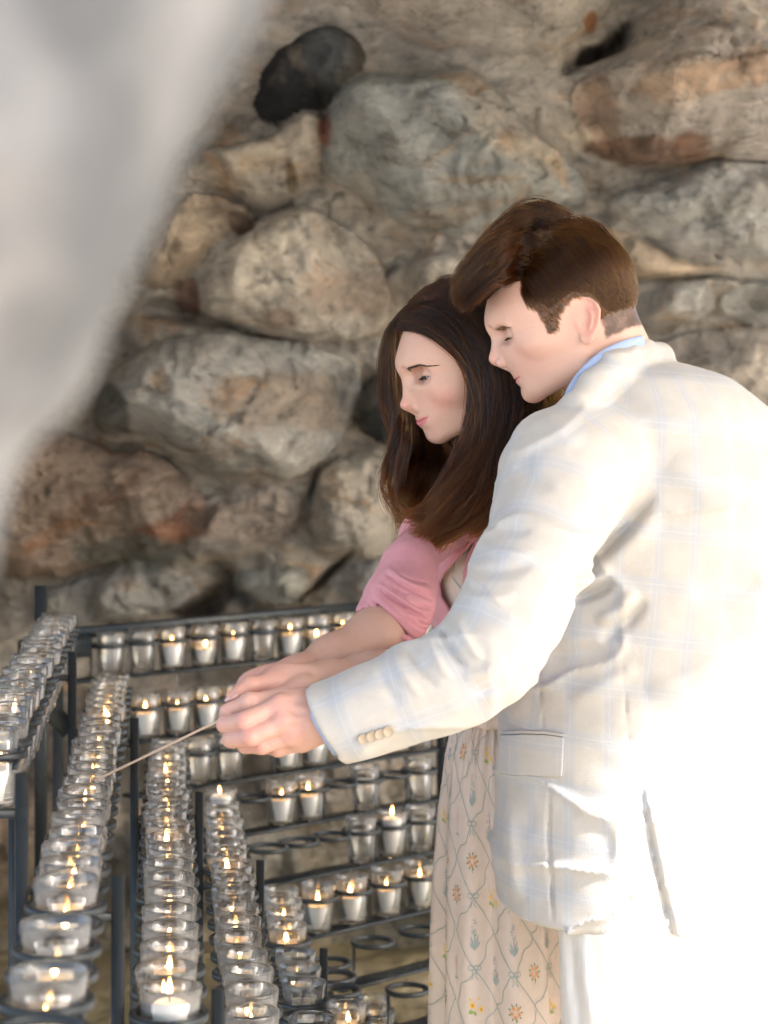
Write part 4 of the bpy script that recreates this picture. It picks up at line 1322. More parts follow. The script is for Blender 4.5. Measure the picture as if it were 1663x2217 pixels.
# ------------------------------------------------------------------ cloth materials
def plaid_mat():
    m = mat('checked_wool', rough=.85, **{'Sheen Weight': .15}); g = G(m)
    uv = g.attr('cloth', 'Vector'); sp = g.new('ShaderNodeSeparateXYZ'); g.l.new(uv, sp.inputs[0])
    def lines(sock, period, ofs, w):
        x = g.math('FRACT', g.math('ADD', g.math('DIVIDE', sock, period), ofs))
        d = g.math('ABSOLUTE', g.math('SUBTRACT', x, .5))
        return g.math('SUBTRACT', 1.0, g.math('DIVIDE', d, w / period), True)
    p = g.pos()
    base = g.mix(g.ramp(g.noise(p, 70, 4), [(.3, (0, 0, 0)), (.7, (1, 1, 1))]), (.485, .455, .42), (.45, .42, .385))
    c = base
    for s_, ofs in ((sp.outputs[0], .1), (sp.outputs[1], .35)):
        band = lines(s_, .068, ofs, .0115)
        c = g.mix(g.math('MULTIPLY', g.math('MINIMUM', g.math('MULTIPLY', band, 1.6), 1.0), .38), c, (.36, .40, .47))
        fine = lines(s_, .068, ofs + .0, .0013)
        c = g.mix(g.math('MULTIPLY', g.math('MINIMUM', g.math('MULTIPLY', fine, 1.6), 1.0), .32), c, (.58, .53, .45))
        fine = lines(s_, .068, ofs + .16, .0012)
        c = g.mix(g.math('MULTIPLY', g.math('MINIMUM', g.math('MULTIPLY', fine, 1.8), 1.0), .3), c, (.45, .5, .58))
    g.l.new(c, g.b.inputs['Base Color'])
    # weave
    w = g.math('MULTIPLY', g.math('SINE', g.math('MULTIPLY', sp.outputs[0], 5200.)), g.math('SINE', g.math('MULTIPLY', sp.outputs[1], 5200.)))
    h = g.math('ADD', g.math('MULTIPLY', w, .06), g.noise(p, 500, 4))
    g.l.new(g.bump(h, .35, .0012), g.b.inputs['Normal'])
    return m
M_PLAID = plaid_mat()
def fabric(name, c1, c2, scale=600, bump=.3, rough=.85, sheen=.1):
    m = mat(name, rough=rough, **{'Sheen Weight': sheen}); g = G(m); p = g.pos()
    g.l.new(g.mix(g.ramp(g.noise(p, 60, 4), [(.3, (0, 0, 0)), (.7, (1, 1, 1))]), c1, c2), g.b.inputs['Base Color'])
    g.l.new(g.bump(g.noise(p, scale, 4), bump, .001), g.b.inputs['Normal'])
    return m
M_SHIRT = fabric('blue_shirt', (.34, .43, .63), (.31, .40, .60), 900, .1)
M_TROUS = fabric('white_trousers', (.78, .76, .74), (.74, .72, .70))
M_PINK = fabric('pink_knit', (.64, .29, .325), (.59, .255, .29), 1100, .6)
M_DRESS = fabric('cream_cotton', (.68, .57, .495), (.65, .54, .465), 1300, .2)
M_BUTTON = mat('horn_button', (.42, .34, .25), .4)
M_HAIRM = hair_mat('brown_hair', (.035, .02, .012), (.06, .036, .022), .6)
M_STRM = hair_mat('brown_hair_strands', (0, 0, 0), (0, 0, 0), .4, .66, .45)
M_STRS = hair_mat('short_hair_strands', (0, 0, 0), (0, 0, 0), .4, .48, .40)
M_HAIRW = hair_mat('dark_brown_hair', (.010, .005, .003), (.02, .01, .006), .6)
M_STRW = hair_mat('dark_brown_strands', (0, 0, 0), (0, 0, 0), .4, .84, 1.0, (1.34, 1.54, .50))
M_NAIL = mat('nail', (.74, .50, .47), .2)
M_STICK = mat('wood_stick', (.66, .50, .38), .6)
M_GOLD = mat('gold', (.8, .55, .25), .25, 1.0)

# ------------------------------------------------------------------ the man
FM = .0
def finger(p, pts, rs, k=.004):
    W = PA(pts); return chain(p, W, rs, k)

if want('man'):
    man = empty('person', tuple(P(1400, 1900, 2.66)[:2]) + (0,), 'man in pale checked jacket and white trousers, his hand over hers on the stick', 'person')
    fnM, Vh, Fh, cols = head_mesh(HM, DM)
    # left hand, closed on the woman's hand and the stick
    def hand_m(p):
        W = lambda x, y, z: P(x, y, z)
        d = cone(p, W(790, 1545, 2.35), W(700, 1549, 2.343), .027, .0245)
        d = smin(d, ell(p, W(640, 1555, 2.338), (.042, .021, .033)), .02)
        mcp = [(606, 1531, 2.327), (616, 1562, 2.318), (634, 1590, 2.324), (655, 1606, 2.338)]
        for (x, y, z), r in zip(mcp, (.0125, .0125, .012, .011)):
            d = smin(d, cone(p, W(700, 1535 + (y - 1531) * .55, 2.335), W(x, y, z), .014, r), .012)
        fs = [([(606, 1531, 2.327), (529, 1561, 2.312), (487, 1568, 2.328), (490, 1574, 2.356), (505, 1568, 2.372)], (.0122, .0112, .0100, .0092, .0078)),
              ([(616, 1562, 2.318), (543, 1595, 2.308), (500, 1600, 2.324), (504, 1602, 2.352), (522, 1592, 2.368)], (.0122, .0112, .0100, .0092, .0078)),
              ([(634, 1590, 2.324), (567, 1614, 2.322), (531, 1614, 2.336), (536, 1610, 2.360), (550, 1600, 2.372)], (.0115, .0104, .0092, .0085, .0072)),
              ([(655, 1606, 2.338), (602, 1622, 2.343), (573, 1616, 2.356), (577, 1608, 2.372), (588, 1600, 2.380)], (.0105, .0092, .0082, .0075, .0065))]
        df = None
        for pts, rs in fs:
            e = finger(p, pts, rs, .003); df = e if df is None else smin(df, e, .0012)
        d = smin(d, df, .0055)
        # knuckle swellings
        for (x, y, z) in mcp[:3]: d = smin(d, sph(p, W(x - 2, y - 3, z - .004), .0095), .010)
        th = finger(p, [(690, 1520, 2.345), (608, 1516, 2.345), (540, 1522, 2.340), (490, 1539, 2.345)], (.0165, .0135, .0108, .0088), .006)
        d = smin(d, th, .006)
        d = smin(d, sph(p, W(541, 1521, 2.339), .0112), .006)
        d = d + .0007 * np.exp(-(cone(p, W(541, 1512, 2.328), W(545, 1530, 2.328), .0005, .0005) / .0012) ** 2)
        for (x, y, z) in [(529, 1561, 2.302), (543, 1595, 2.298), (567, 1614, 2.312), (602, 1622, 2.333)]:
            c_ = np.array(W(x, y, z), F32); q_ = p - c_
            m_ = np.exp(-(np.linalg.norm(q_, axis=1) / .008) ** 2)
            d = d + .0005 * m_ * np.sin((q_[:, 0] * .85 + q_[:, 2] * .5) * 2 * pi / .0032)
            d = d - .0014 * np.exp(-(np.linalg.norm(q_, axis=1) / .0065) ** 2)
        d = d + .00025 * fbm(p * 260, 2) + .0005 * vnoise(p * 90)
        # tendons on the back of the hand
        for (x, y, z) in mcp: 
            d = d - .0018 * np.exp(-(cone(p, W(x, y, z - .012), W(690, 1535 + (y - 1531) * .5, 2.315), .001, .001) / .004) ** 2)
        return d.astype(F32)
    V2, F2 = surf(hand_m, (-.20, 2.27, 1.10), (.02, 2.42, 1.23), .0013)
    c2 = np.tile(np.array((.58, .345, .285), F32), (len(V2), 1))
    for (x, y, z) in [(606, 1531, 2.315), (529, 1561, 2.302), (616, 1562, 2.306), (543, 1595, 2.298), (634, 1590, 2.312), (567, 1614, 2.312)]:
        w = np.exp(-(np.linalg.norm(V2 - np.array(P(x, y, z)), axis=1) / .011) ** 2)[:, None] * .5
        c2 = c2 * (1 - w) + np.array((.66, .27, .235)) * w
    # arm, trunk and legs under the clothes, joined to the same skin
    def core(p):
        W = P
        d = cone(p, HM.w([(-3, 0, -9)])[0], W(1350, 1000, 2.66), .060, .11)
        d = smin(d, cone(p, W(1380, 1050, 2.66), W(1420, 1850, 2.67), .115, .10), .08)
        for x_, zz in ((1372, 2.625), (1570, 2.77)):
            d = smin(d, cone(p, W(x_, 1880, zz), (W(x_, 1880, zz)[0], zz, .1), .068, .036), .04)
        d = smin(d, chain(p, PA([(1230, 1010, 2.52), (1150, 1220, 2.39), (1045, 1430, 2.34), (890, 1505, 2.34), (770, 1548, 2.35)]), (.05, .042, .036, .034, .026), .02), .04)
        return d.astype(F32)
    V3, F3 = surf(core, (-.12, 2.2, .02), (.62, 2.95, 1.66), .011)
    c3 = np.tile(np.array(SKIN_M, F32), (len(V3), 1))
    Vb, Fb = cat((HM.w(Vh) if False else Vh, Fh), (V2, F2), (V3, F3))
    bodyM = link('body', mesh_np('body', Vb, Fb, np.concatenate([cols, c2, c3])), M_SKIN, man)
    M_BROW = mat('eyebrow_hair', (.20, .11, .06), .6)
    ez = DM['eye_l'][2]
    eyes_and_lashes(HM, DM, fnM, man, bodyM, (.75, .0, -.65), [(1.8, ez + .95, .13), (2.7, ez + 1.2, .17), (4.0, ez + 1.25, .16), (4.9, ez + .95, .08)], .55, M_BROW, .00022)
    # thumb nail
    mb = MB(); c = np.array(P(487, 1533, 2.337)); 
    V = [];
    for i in range(5):
        for j in range(5):
            u, v = (i / 4 - .5), (j / 4 - .5)
            V.append(c + np.array((u * .013, -.0006 - .001 * (1 - 4 * v * v), -v * .0085 - u * .005)))
    mb.add(V, [(i * 5 + j, i * 5 + j + 1, (i + 1) * 5 + j + 1, (i + 1) * 5 + j) for i in range(4) for j in range(4)])

    # ---- jacket
    TORSO = row_field([(2040, 1076, 1752), (1950, 1073, 1750), (1800, 1071, 1746), (1680, 1074, 1744), (1560, 1080, 1744), (1440, 1088, 1735), (1320, 1105, 1748), (1200, 1120, 1752), (1100, 1135, 1742), (1020, 1155, 1722), (960, 1180, 1702, 2.66, .155), (910, 1205, 1678, 2.655, .15), (875, 1222, 1650, 2.65, .14), (845, 1238, 1612, 2.645, .125), (815, 1258, 1570, 2.64, .11), (792, 1282, 1520, 2.65, .09), (776, 1320, 1452, 2.66, .05)], 2.665, .16, 2.25)
    SL = [(1300, 985, 2.56), (1222, 1035, 2.49), (1192, 1120, 2.44), (1150, 1230, 2.385), (1105, 1330, 2.345), (1050, 1425, 2.325), (960, 1478, 2.322), (880, 1508, 2.325), (790, 1541, 2.33), (690, 1580, 2.338)]
    SR = (.075, .078, .066, .061, .058, .054, .0505, .047, .0465, .0475)
    SLW = PA(SL)
    c0 = np.array(P(707, 1572, 2.335)); cutn = np.array((-143, 0, -79.)) / 163.4
    # points on the traced cuff line: (668,1500) .. (747,1643)
    NECK0 = HM.w([(-2.6, 0, -6)])[0]; NECK1 = HM.w([(-3.1, 0, -8.2)])[0]
    FOLDS = [(1262, 1232, 1420, 1068, 13, -.013), (1290, 1240, 1430, 1110, 20, .006), (1235, 1300, 1330, 1262, 12, -.012), (1240, 1262, 1320, 1238, 12, .008), (1300, 1390, 1400, 1300, 16, -.010), (1290, 1350, 1380, 1280, 16, .008),
             (1180, 1420, 1330, 1400, 18, -.006), (1230, 1520, 1380, 1440, 20, .006),
             (1050, 1140, 1150, 1150, 13, -.006), (1040, 1180, 1160, 1200, 14, .005), (1020, 1240, 1150, 1225, 14, -.006), (1000, 1290, 1120, 1290, 14, .005),
             (955, 1355, 1012, 1452, 8, -.009), (985, 1340, 1045, 1430, 11, .009), (925, 1375, 975, 1470, 10, .008), (880, 1400, 950, 1490, 8, -.006), (850, 1420, 915, 1510, 10, .005), (815, 1440, 870, 1530, 9, -.003), (740, 1480, 850, 1500, 12, .003), (1000, 1470, 1100, 1430, 12, .005), (1020, 1500, 1100, 1470, 8, -.005),
             (1180, 900, 1260, 960, 24, .004), (1110, 1010, 1200, 1060, 20, -.004), (1450, 1000, 1600, 1100, 40, .006), (1500, 1300, 1650, 1250, 30, -.006), (1400, 1500, 1600, 1420, 30, .006), (1100, 1750, 1120, 1960, 20, .004)]
    SEAMS = [(1192, 1690, 1199, 2010, 2.8, -.006), (1385, 1690, 1464, 2060, 5.0, -.007), (1404, 1700, 1486, 2060, 14.0, .004), (1350, 1400, 1366, 1640, 2.2, -.0022), (1168, 1400, 1180, 1600, 2.0, -.002)]
    def jacket(p):
        d = smax(TORSO(p), p[:, 2] - 1.592, .03)
        s_ = chain(p, SLW, SR, .03)
        d = smin(d, s_, .014)
        d = smax(d, ((p - c0.astype(F32)) @ cutn.astype(F32)), .0012)
        # hollow of the cuff
        d = smax(d, -cone(p, c0 + np.array((-.03, 0, -.012)), c0 + np.array((.012, 0, .004)), .040, .0385), .003)
        # collar standing round the neck
        col = chain(p, PA([(1232, 925, 2.50), (1248, 885, 2.50), (1285, 838, 2.515), (1335, 798, 2.55), (1390, 771, 2.60), (1424, 776, 2.66), (1412, 792, 2.73), (1340, 830, 2.77), (1250, 900, 2.74)]), (.010, .016, .021, .023, .022, .020, .018, .018, .016), .01)
        d = smax(d, -cone(p, NECK0, NECK1, .055, .053), .006)
        d = smin(d, col, .010)
        px = 831.5 + p[:, 0] * FPX / np.maximum(p[:, 1], .5)
        hem = np.interp(px, [1060, 1130, 1300, 1470, 1560, 1700], [1962, 1986, 1993, 1988, 1950, 1870])
        d = smax(d, (CAMZ - (hem - 930) * 2.6 / FPX) - p[:, 2], .006)
        nz = fold_sum(p, FOLDS) + fold_sum(p, SEAMS) * (p[:, 1] < 2.66)
        return (d - nz).astype(F32)
    def jac(p):
        return jacket(p) + .0022 * vnoise(p * 14) + .0012 * vnoise(p * 37) - .0045 * np.maximum(0, 1 - np.abs(fbm(p * np.array((5, 5, 9), F32) + 3, 2)) * 5) ** 2
    V, F = surf(jac, (-.14, 2.20, .80), (.68, 2.92, 1.68), .0036)
    p = V.astype(F32)
    def jac_uv(V):
        p = np.asarray(V, F32)
        dt, dx, dy, a, b = TORSO(p, True)
        ut = np.arctan2(dx, -dy) * .24; vt = p[:, 2] + .10 * dx
        best = None; acc = 0
        uu = np.zeros(len(p)); vv = np.zeros(len(p)); bd = np.full(len(p), 1e9)
        for i in range(len(SLW) - 1):
            e, t = cone(p, SLW[i], SLW[i + 1], SR[i], SR[i + 1], True)
            ax = SLW[i + 1] - SLW[i]; L = np.linalg.norm(ax); ax = ax / L
            side = np.cross(ax, (0, 1, 0)); side /= np.linalg.norm(side); up = np.cross(side, ax)
            q = p - SLW[i]
            m = e < bd
            tt = (q @ ax) ; tt = np.clip(tt, 0, L)
            uu = np.where(m, np.arctan2(q @ side, -(q @ up)) * .062, uu); vv = np.where(m, acc + tt, vv); bd = np.where(m, e, bd)
            acc += L
        sl = bd < dt
        return np.stack([np.where(sl, uu, ut), np.where(sl, vv, vt), 0 * ut], 1)
    jk = link('jacket', mesh_np('jacket', V, F, None, jac_uv(V)), M_PLAID, man)
    # pocket flap and its welt
    patch_on(jacket, ([(1083, 1592), (1130, 1590), (1180, 1591), (1221, 1597)], [(1072, 1672), (1110, 1677), (1170, 1680), (1217, 1681)]), .0015, .0035, 'pocket_flap', M_PLAID, man, 30, 16, lambda V: np.stack([V[:, 0], V[:, 2], 0 * V[:, 0]], 1))
    patch_on(jacket, ([(1082, 1584), (1130, 1582), (1180, 1583), (1222, 1589)], [(1082, 1591), (1130, 1589), (1180, 1590), (1222, 1596)]), .001, .003, 'pocket_welt', M_PLAID, man, 30, 4, lambda V: np.stack([V[:, 0], V[:, 2], 0 * V[:, 0]], 1))
    # sleeve buttons
    for (x, y) in [(787, 1598), (805, 1593), (823, 1588), (841, 1582)]:
        c = shoot(jac, np.array([float(x)]), np.array([float(y)]))[0] + np.array((0, -.0022, -.0006))
        mb = MB(); n = 20; V = []; prof = [(0, -.0012), (.0052, -.0012), (.0062, -.0022), (.0068, -.0012), (.0066, .0008)]
        ax = np.array((0.05, -1, -.25)); ax /= np.linalg.norm(ax); r1 = np.cross(ax, (0, 0, 1)); r1 /= np.linalg.norm(r1); r2 = np.cross(ax, r1)
        for r_, h_ in prof:
            for k in range(n): V.append(c + r_ * (cos(6.2832 * k / n) * r1 + sin(6.2832 * k / n) * r2) - ax * h_)
        F = [(i * n + k, i * n + (k + 1) % n, (i + 1) * n + (k + 1) % n, (i + 1) * n + k) for i in range(4) for k in range(n)]
        mb.add(V, F); mb.build('button', M_BUTTON, man)
    # shirt: collar and cuff
    def loop_sheet(top, bot, name, mat_, parent, th=.0022, closed=False, n=60):
        T = PA(top); B = PA(bot)
        def rs(W):
            s = np.r_[0, np.cumsum(np.linalg.norm(np.diff(W, axis=0), axis=1))]; t = np.linspace(0, s[-1], n)
            w = np.stack([np.interp(t, s, W[:, i]) for i in range(3)], 1); ker = np.hanning(9); ker /= ker.sum()
            return np.stack([np.convolve(np.pad(w[:, i], 4, mode='edge'), ker, 'valid') for i in range(3)], 1)
        T, B = rs(T), rs(B); m = 6
        V = [T * (1 - k / m) + B * (k / m) for k in range(m + 1)]
        V = np.array(V).reshape(-1, 3); F = [(i * n + j, (i + 1) * n + j, (i + 1) * n + j + 1, i * n + j + 1) for i in range(m) for j in range(n - 1)]
        o = link(name, mesh_np(name, V, F), mat_, parent)
        so = o.modifiers.new('s', 'SOLIDIFY'); so.thickness = th * 2; so.offset = 0
        return o
    loop_sheet([(1205, 900, 2.515), (1216, 868, 2.515), (1238, 822, 2.525), (1268, 786, 2.538), (1310, 754, 2.545), (1350, 737, 2.555), (1388, 726, 2.585), (1402, 733, 2.62), (1404, 745, 2.64)],
               [(1222, 945, 2.51), (1234, 905, 2.505), (1258, 862, 2.515), (1292, 826, 2.528), (1335, 796, 2.535), (1375, 776, 2.555), (1405, 766, 2.58), (1420, 770, 2.62), (1420, 785, 2.64)], 'shirt_collar', M_SHIRT, man, .002)
    def cuff(p):
        a = np.array(P(720, 1567, 2.337)); b = np.array(P(694, 1560, 2.337))
        d = cone(p, a, b, .0375, .0375)
        e = (p - c0.astype(F32)) @ cutn.astype(F32)
        d = smax(d, e - .0085, .002)
        d = smax(d, -cone(p, a + (a - b), b - (a - b), .0338, .0338), .001)
        return d.astype(F32)
    V, F = surf(cuff, (-.12, 2.28, 1.08), (-.02, 2.39, 1.22), .0012)
    link('shirt_cuff', mesh_np('shirt_cuff', V, F), M_SHIRT, man)
    # trousers and shoes
    hipx = P(1390, 1900, 2.66)[0]
    def trousers(p):
        d = ell(p, (hipx + .035, 2.68, .95), (.185, .135, .15))
        for x_, yy, k in ((P(1352, 2000, 2.61)[0], 2.60, 0), (P(1570, 2000, 2.76)[0], 2.77, 1)):
            d = smin(d, cone(p, (x_ + .01, yy, .86), (x_ + .004, yy, .48), .098, .078), .03)
            d = smin(d, cone(p, (x_ + .004, yy, .48), (x_, yy, .10), .078, .060), .02)
        d = smax(d, .045 - p[:, 2], .004)
        f_ = [(1235, 2000, 1262, 2250, 9, -.008), (1262, 2010, 1290, 2260, 10, .006), (1330, 2010, 1420, 2240, 14, -.006), (1395, 2005, 1560, 1960, 9, .006), (1480, 2040, 1620, 1900, 8, -.006)]
        return (d - fold_sum(p, f_) + .002 * vnoise(p * 16)).astype(F32)
    V, F = surf(trousers, (-.0, 2.4, .0), (.72, 2.98, 1.12), .006)
    link('trousers', mesh_np('trousers', V, F), M_TROUS, man)
    M_SHOE = mat('tan_leather', (.22, .11, .05), .35)
    for x_, yy in ((P(1352, 2000, 2.61)[0], 2.60), (P(1570, 2000, 2.76)[0], 2.77)):
        def shoe(p):
            d = smin(ell(p, (x_ - .02, yy, .045), (.075, .042, .045)), ell(p, (x_ - .13, yy + .01, .032), (.085, .046, .034)), .03)
            return smax(d, .004 - p[:, 2], .004).astype(F32)
        V, F = surf(shoe, (x_ - .25, yy - .07, -.01), (x_ + .1, yy + .08, .12), .006)
        link('shoe', mesh_np('shoe', V, F), M_SHOE, man)

    # ---- hair
    def hairbase(q):
        """q local cm"""
        x, ay, z = q[:, 0], np.abs(q[:, 1]), q[:, 2]
        d = ell(q, (1.0, 0, 3.9), (10.15, 7.75, 8.9))
        d = smax(d, -hl_dist(HM, MAN_HL, q) * .8 - .1, .35)
        d = d + .22 * sstep(1.5, .0, hl_dist(HM, MAN_HL, q))
        # longer top, swept over to the front
        for c_, r_ in (((3.0, .4, 11.0), (6.6, 4.6, 2.5)), ((7.2, .9, 9.6), (3.2, 4.0, 2.0)), ((9.3, 1.2, 8.6), (1.8, 3.2, 1.2)), ((10.5, 1.2, 7.9), (.9, 2.6, .9))):
            d = smin(d, ell(q, c_, r_), 2.4)
        return (d + .12 * vnoise(q * np.array((.7, 2.4, 2.4), F32)) + .06).astype(F32)
    V, F = surf(hairbase, (-12, -9, -6), (14, 9, 15), .25)
    hb = link('hair', mesh_np('hair', HM.w(V), F), M_HAIRM, man)
    # short side hair following the skull
    n = 15000
    a = rng.normal(0, 1, (n * 3, 3)); a /= np.linalg.norm(a, axis=1)[:, None]
    q = (a * np.array((10.9, 7.8, 8.9)) * 1.15 + np.array((.15, 0, 3.9))).astype(F32)
    for _ in range(14): q = q - (np.minimum(hairbase(q), fnM(q, False)) * .8)[:, None] * a.astype(F32)
    ok = (man_scalp(q) > .45) & (q[:, 1] > -3) & ((q[:, 2] < 10.5) | (q[:, 0] < 0)) & (q[:, 0] < 8.5)
    q = q[ok][:n]; a_ = a[ok][:n]
    top = sstep(3, 11, q[:, 2])[:, None]
    flow = np.stack([-.55 + .9 * sstep(0, 5, q[:, 0]) * (1 - top[:, 0]) * .4, .12 * np.sign(q[:, 1]), -.85 + 0 * q[:, 0]], 1) * (1 - top) + np.array((-.75, .5, -.15)) * top
    flow = flow + rng.normal(0, .12, flow.shape)
    flow -= (flow * a_).sum(1)[:, None] * a_; flow /= np.linalg.norm(flow, axis=1)[:, None]
    L = (.55 + 1.3 * top) * rng.uniform(.7, 1.1, (len(q), 1))
    pts = np.stack([q + flow * L * t + a_ * (.10 + .16 * t * top[:, 0:1] * 1 + .10 * t - .12 * t * t) for t in (0, .35, .7, 1)], 1)
    strands('hair_strands', np.stack([HM.w(pts[:, k]) for k in range(4)], 1), .00022, M_STRS, man, .4)
    TG = [[(1135, 604, 2.535), (1111, 604, 2.53), (1074, 606, 2.532), (1049, 622, 2.54), (1026, 645, 2.555), (1012, 662, 2.57), (1002, 655, 2.575), (1004, 640, 2.575)],
          [(1146, 575, 2.53), (1111, 570, 2.525), (1066, 582, 2.53), (1036, 606, 2.54), (1012, 634, 2.555), (1000, 655, 2.57), (1008, 664, 2.575), (1018, 655, 2.575)],
          [(1164, 545, 2.53), (1120, 528, 2.528), (1074, 545, 2.535), (1036, 580, 2.55), (1009, 612, 2.565), (996, 640, 2.58), (1000, 660, 2.585), (1014, 660, 2.585)],
          [(1188, 510, 2.545), (1140, 488, 2.55), (1091, 505, 2.56), (1046, 548, 2.58), (1015, 588, 2.59), (998, 625, 2.60), (996, 648, 2.60), (1006, 655, 2.6)],
          [(1214, 482, 2.57), (1170, 458, 2.585), (1110, 470, 2.60), (1069, 514, 2.62), (1029, 562, 2.63), (1004, 606, 2.63), (996, 636, 2.63), (1002, 650, 2.63)],
          [(1248, 466, 2.60), (1200, 447, 2.62), (1142, 455, 2.64), (1088, 492, 2.655), (1050, 540, 2.66), (1020, 590, 2.66), (1008, 620, 2.66), (1009, 640, 2.66)]]
    hw = lambda W: hairbase(HM.l(W).astype(F32)) * .01
    for gd in TG:
        for k, of in ((0, .0008), (1, .0035)):
            W = shoot(hw, np.array([gd[k][0]], float), np.array([gd[k][1]], float), 2.2, 80, off=of)[0]
            if 2.4 < W[1] < 2.8: gd[k] = (gd[k][0], gd[k][1], float(W[1]))
    S = sheet_strands(TG, 6000, .0046, 14, wave=.0042, wl=1.7, seed=3, spread=1.2, rootj=.22)
    strands('hair_strands', S, .00026, M_STRM, man, .4)
    # hair combed down from the parting over the side
    T2 = []
    for pts in ([(1128, 600), (1131, 622), (1140, 645), (1152, 662)], [(1140, 580), (1158, 606), (1178, 630), (1196, 646)], [(1156, 552), (1185, 584), (1212, 612), (1234, 630)], [(1178, 520), (1215, 552), (1248, 588), (1272, 616)],
                [(1202, 492), (1244, 524), (1282, 566), (1306, 604)], [(1230, 472), (1275, 502), (1312, 548), (1336, 592)], [(1256, 464), (1302, 494), (1338, 542), (1356, 590)]):
        W = shoot(hw, np.array([q_[0] for q_ in pts], float), np.array([q_[1] for q_ in pts], float), 2.2, 80, off=.0)
        T2.append([(q_[0], q_[1], float(min(w_[1], 2.72)) - (.0015, .0035, .0035, .001)[k]) for k, (q_, w_) in enumerate(zip(pts, W))])
    S = sheet_strands(T2, 5200, .0022, 8, wave=.0015, wl=1.2, seed=5, spread=1.4, rootj=.55, tmax=(.55, 1.0))
    strands('hair_strands', S, .00022, M_STRM, man, .35)

# ------------------------------------------------------------------ the woman
if want('woman'):
    woman = empty('person', tuple(P(1100, 1900, 2.94)[:2]) + (0,), 'woman in pink cardigan and cream floral dress holding the stick, long dark brown hair', 'person')
    fnW, Vh, Fh, colsw = head_mesh(HW, DW)
    def arms_w(p):
        W = P
        # near (left) forearm
        a = chain(p, PA([(866, 1328, 2.60), (812, 1376, 2.555), (718, 1423, 2.51), (640, 1459, 2.465), (600, 1472, 2.45)]), (.032, .0325, .0250, .0185, .019), .02)
        a = smin(a, ell(p, W(575, 1486, 2.445), (.036, .016, .024)), .015)
        for (x0, y0, x1, y1, x2, y2) in [(560, 1480, 520, 1500, 505, 1525), (562, 1492, 524, 1515, 512, 1540), (566, 1504, 530, 1530, 520, 1550), (572, 1515, 540, 1540, 530, 1558)]:
            a = smin(a, finger(p, [(x0, y0, 2.445), (x1, y1, 2.445), (x2, y2, 2.43)], (.0085, .0078, .0066), .002), .004)
        a = smin(a, finger(p, [(590, 1478, 2.435), (540, 1500, 2.425), (510, 1530, 2.415)], (.0105, .0088, .0074), .003), .006)
        # far (right) forearm, resting on top, hand under the man's
        b = chain(p, PA([(1010, 1432, 2.66), (930, 1443, 2.54), (800, 1456, 2.455), (712, 1468, 2.425), (690, 1472, 2.42)]), (.034, .0315, .0245, .0188, .0185), .02)
        b = smin(b, ell(p, W(632, 1478, 2.402), (.045, .0165, .024)), .018)
        f1 = finger(p, [(600, 1474, 2.392), (541, 1484, 2.382), (519, 1497, 2.376), (501, 1506, 2.374)], (.0118, .0095, .0082, .0068), .003)
        f2 = finger(p, [(600, 1490, 2.392), (532, 1512, 2.386), (500, 1534, 2.380), (484, 1549, 2.374)], (.0110, .0090, .0080, .0066), .003)
        f3 = finger(p, [(602, 1505, 2.395), (540, 1534, 2.390), (508, 1554, 2.384), (500, 1566, 2.376)], (.0105, .0088, .0076, .0064), .003)
        f4 = finger(p, [(606, 1518, 2.40), (556, 1546, 2.396), (530, 1562, 2.392), (524, 1572, 2.386)], (.0092, .0080, .0068, .0058), .003)
        th = finger(p, [(660, 1484, 2.385), (600, 1512, 2.375), (556, 1534, 2.368), (524, 1552, 2.362)], (.0135, .0115, .0092, .0074), .004)
        fs = np.minimum(np.minimum(f1, f2), np.minimum(f3, f4))
        fs = smin(fs, th, .002)
        b = smin(b, fs, .008)
        b = smin(b, sph(p, W(541, 1484, 2.381), .0104), .005)
        return np.minimum(a, b).astype(F32)
    V2, F2 = surf(arms_w, (-.20, 2.33, 1.08), (.13, 2.72, 1.30), .0016)
    c2 = np.tile(np.array((.55, .335, .26), F32), (len(V2), 1))
    w = sstep(-.08, -.14, V2[:, 0])[:, None] * .6
    c2 = c2 * (1 - w) + np.array((.59, .30, .25)) * w
    SHL = (950, 1130, 2.72)
    def core_w(p):
        W = P
        d = cone(p, HW.w([(-3.5, .3, -9)])[0], W(1030, 1100, 2.86), .042, .06)
        d = smin(d, cone(p, W(1040, 1120, 2.885), W(1090, 1600, 2.94), .065, .065), .03)
        for s_, zz in ((-1, 2.93), (1, 2.98)):
            d = smin(d, cone(p, W(1105 + 30 * s_, 1720, zz), (W(1105 + 30 * s_, 1720, zz)[0], zz, .06), .055, .03), .04)
        d = smin(d, chain(p, PA([(975, 1120, 2.80), (890, 1230, 2.64), (868, 1305, 2.605), (838, 1356, 2.575)]), (.026, .024, .030, .030), .01), .02)
        d = smin(d, chain(p, PA([(1060, 1130, 2.93), (1090, 1290, 2.90), (1060, 1400, 2.78), (1000, 1430, 2.66)]), (.026, .026, .026, .026), .01), .02)
        return d.astype(F32)
    V3, F3 = surf(core_w, (-.06, 2.45, .0), (.35, 3.12, 1.55), .010)
    c3 = np.tile(np.array(SKIN_W, F32), (len(V3), 1))
    Vb, Fb = cat((Vh, Fh), (V2, F2), (V3, F3))
    bodyW = link('body', mesh_np('body', Vb, Fb, np.concatenate([colsw, c2, c3])), M_SKIN, woman)
    ez = DW['eye_l'][2]
    M_BROWW = mat('dark_eyebrow', (.045, .022, .014), .6)
    eyes_and_lashes(HW, DW, fnW, woman, bodyW, (.75, .0, -.66), [(1.7, ez + 1.0, .13), (2.6, ez + 1.5, .17), (4.0, ez + 1.65, .12), (5.4, ez + 1.05, .03)], .8, M_BROWW, .00018, 330)
    # a long nail on the index finger
    c = np.array(P(505, 1500, 2.372)); V = []
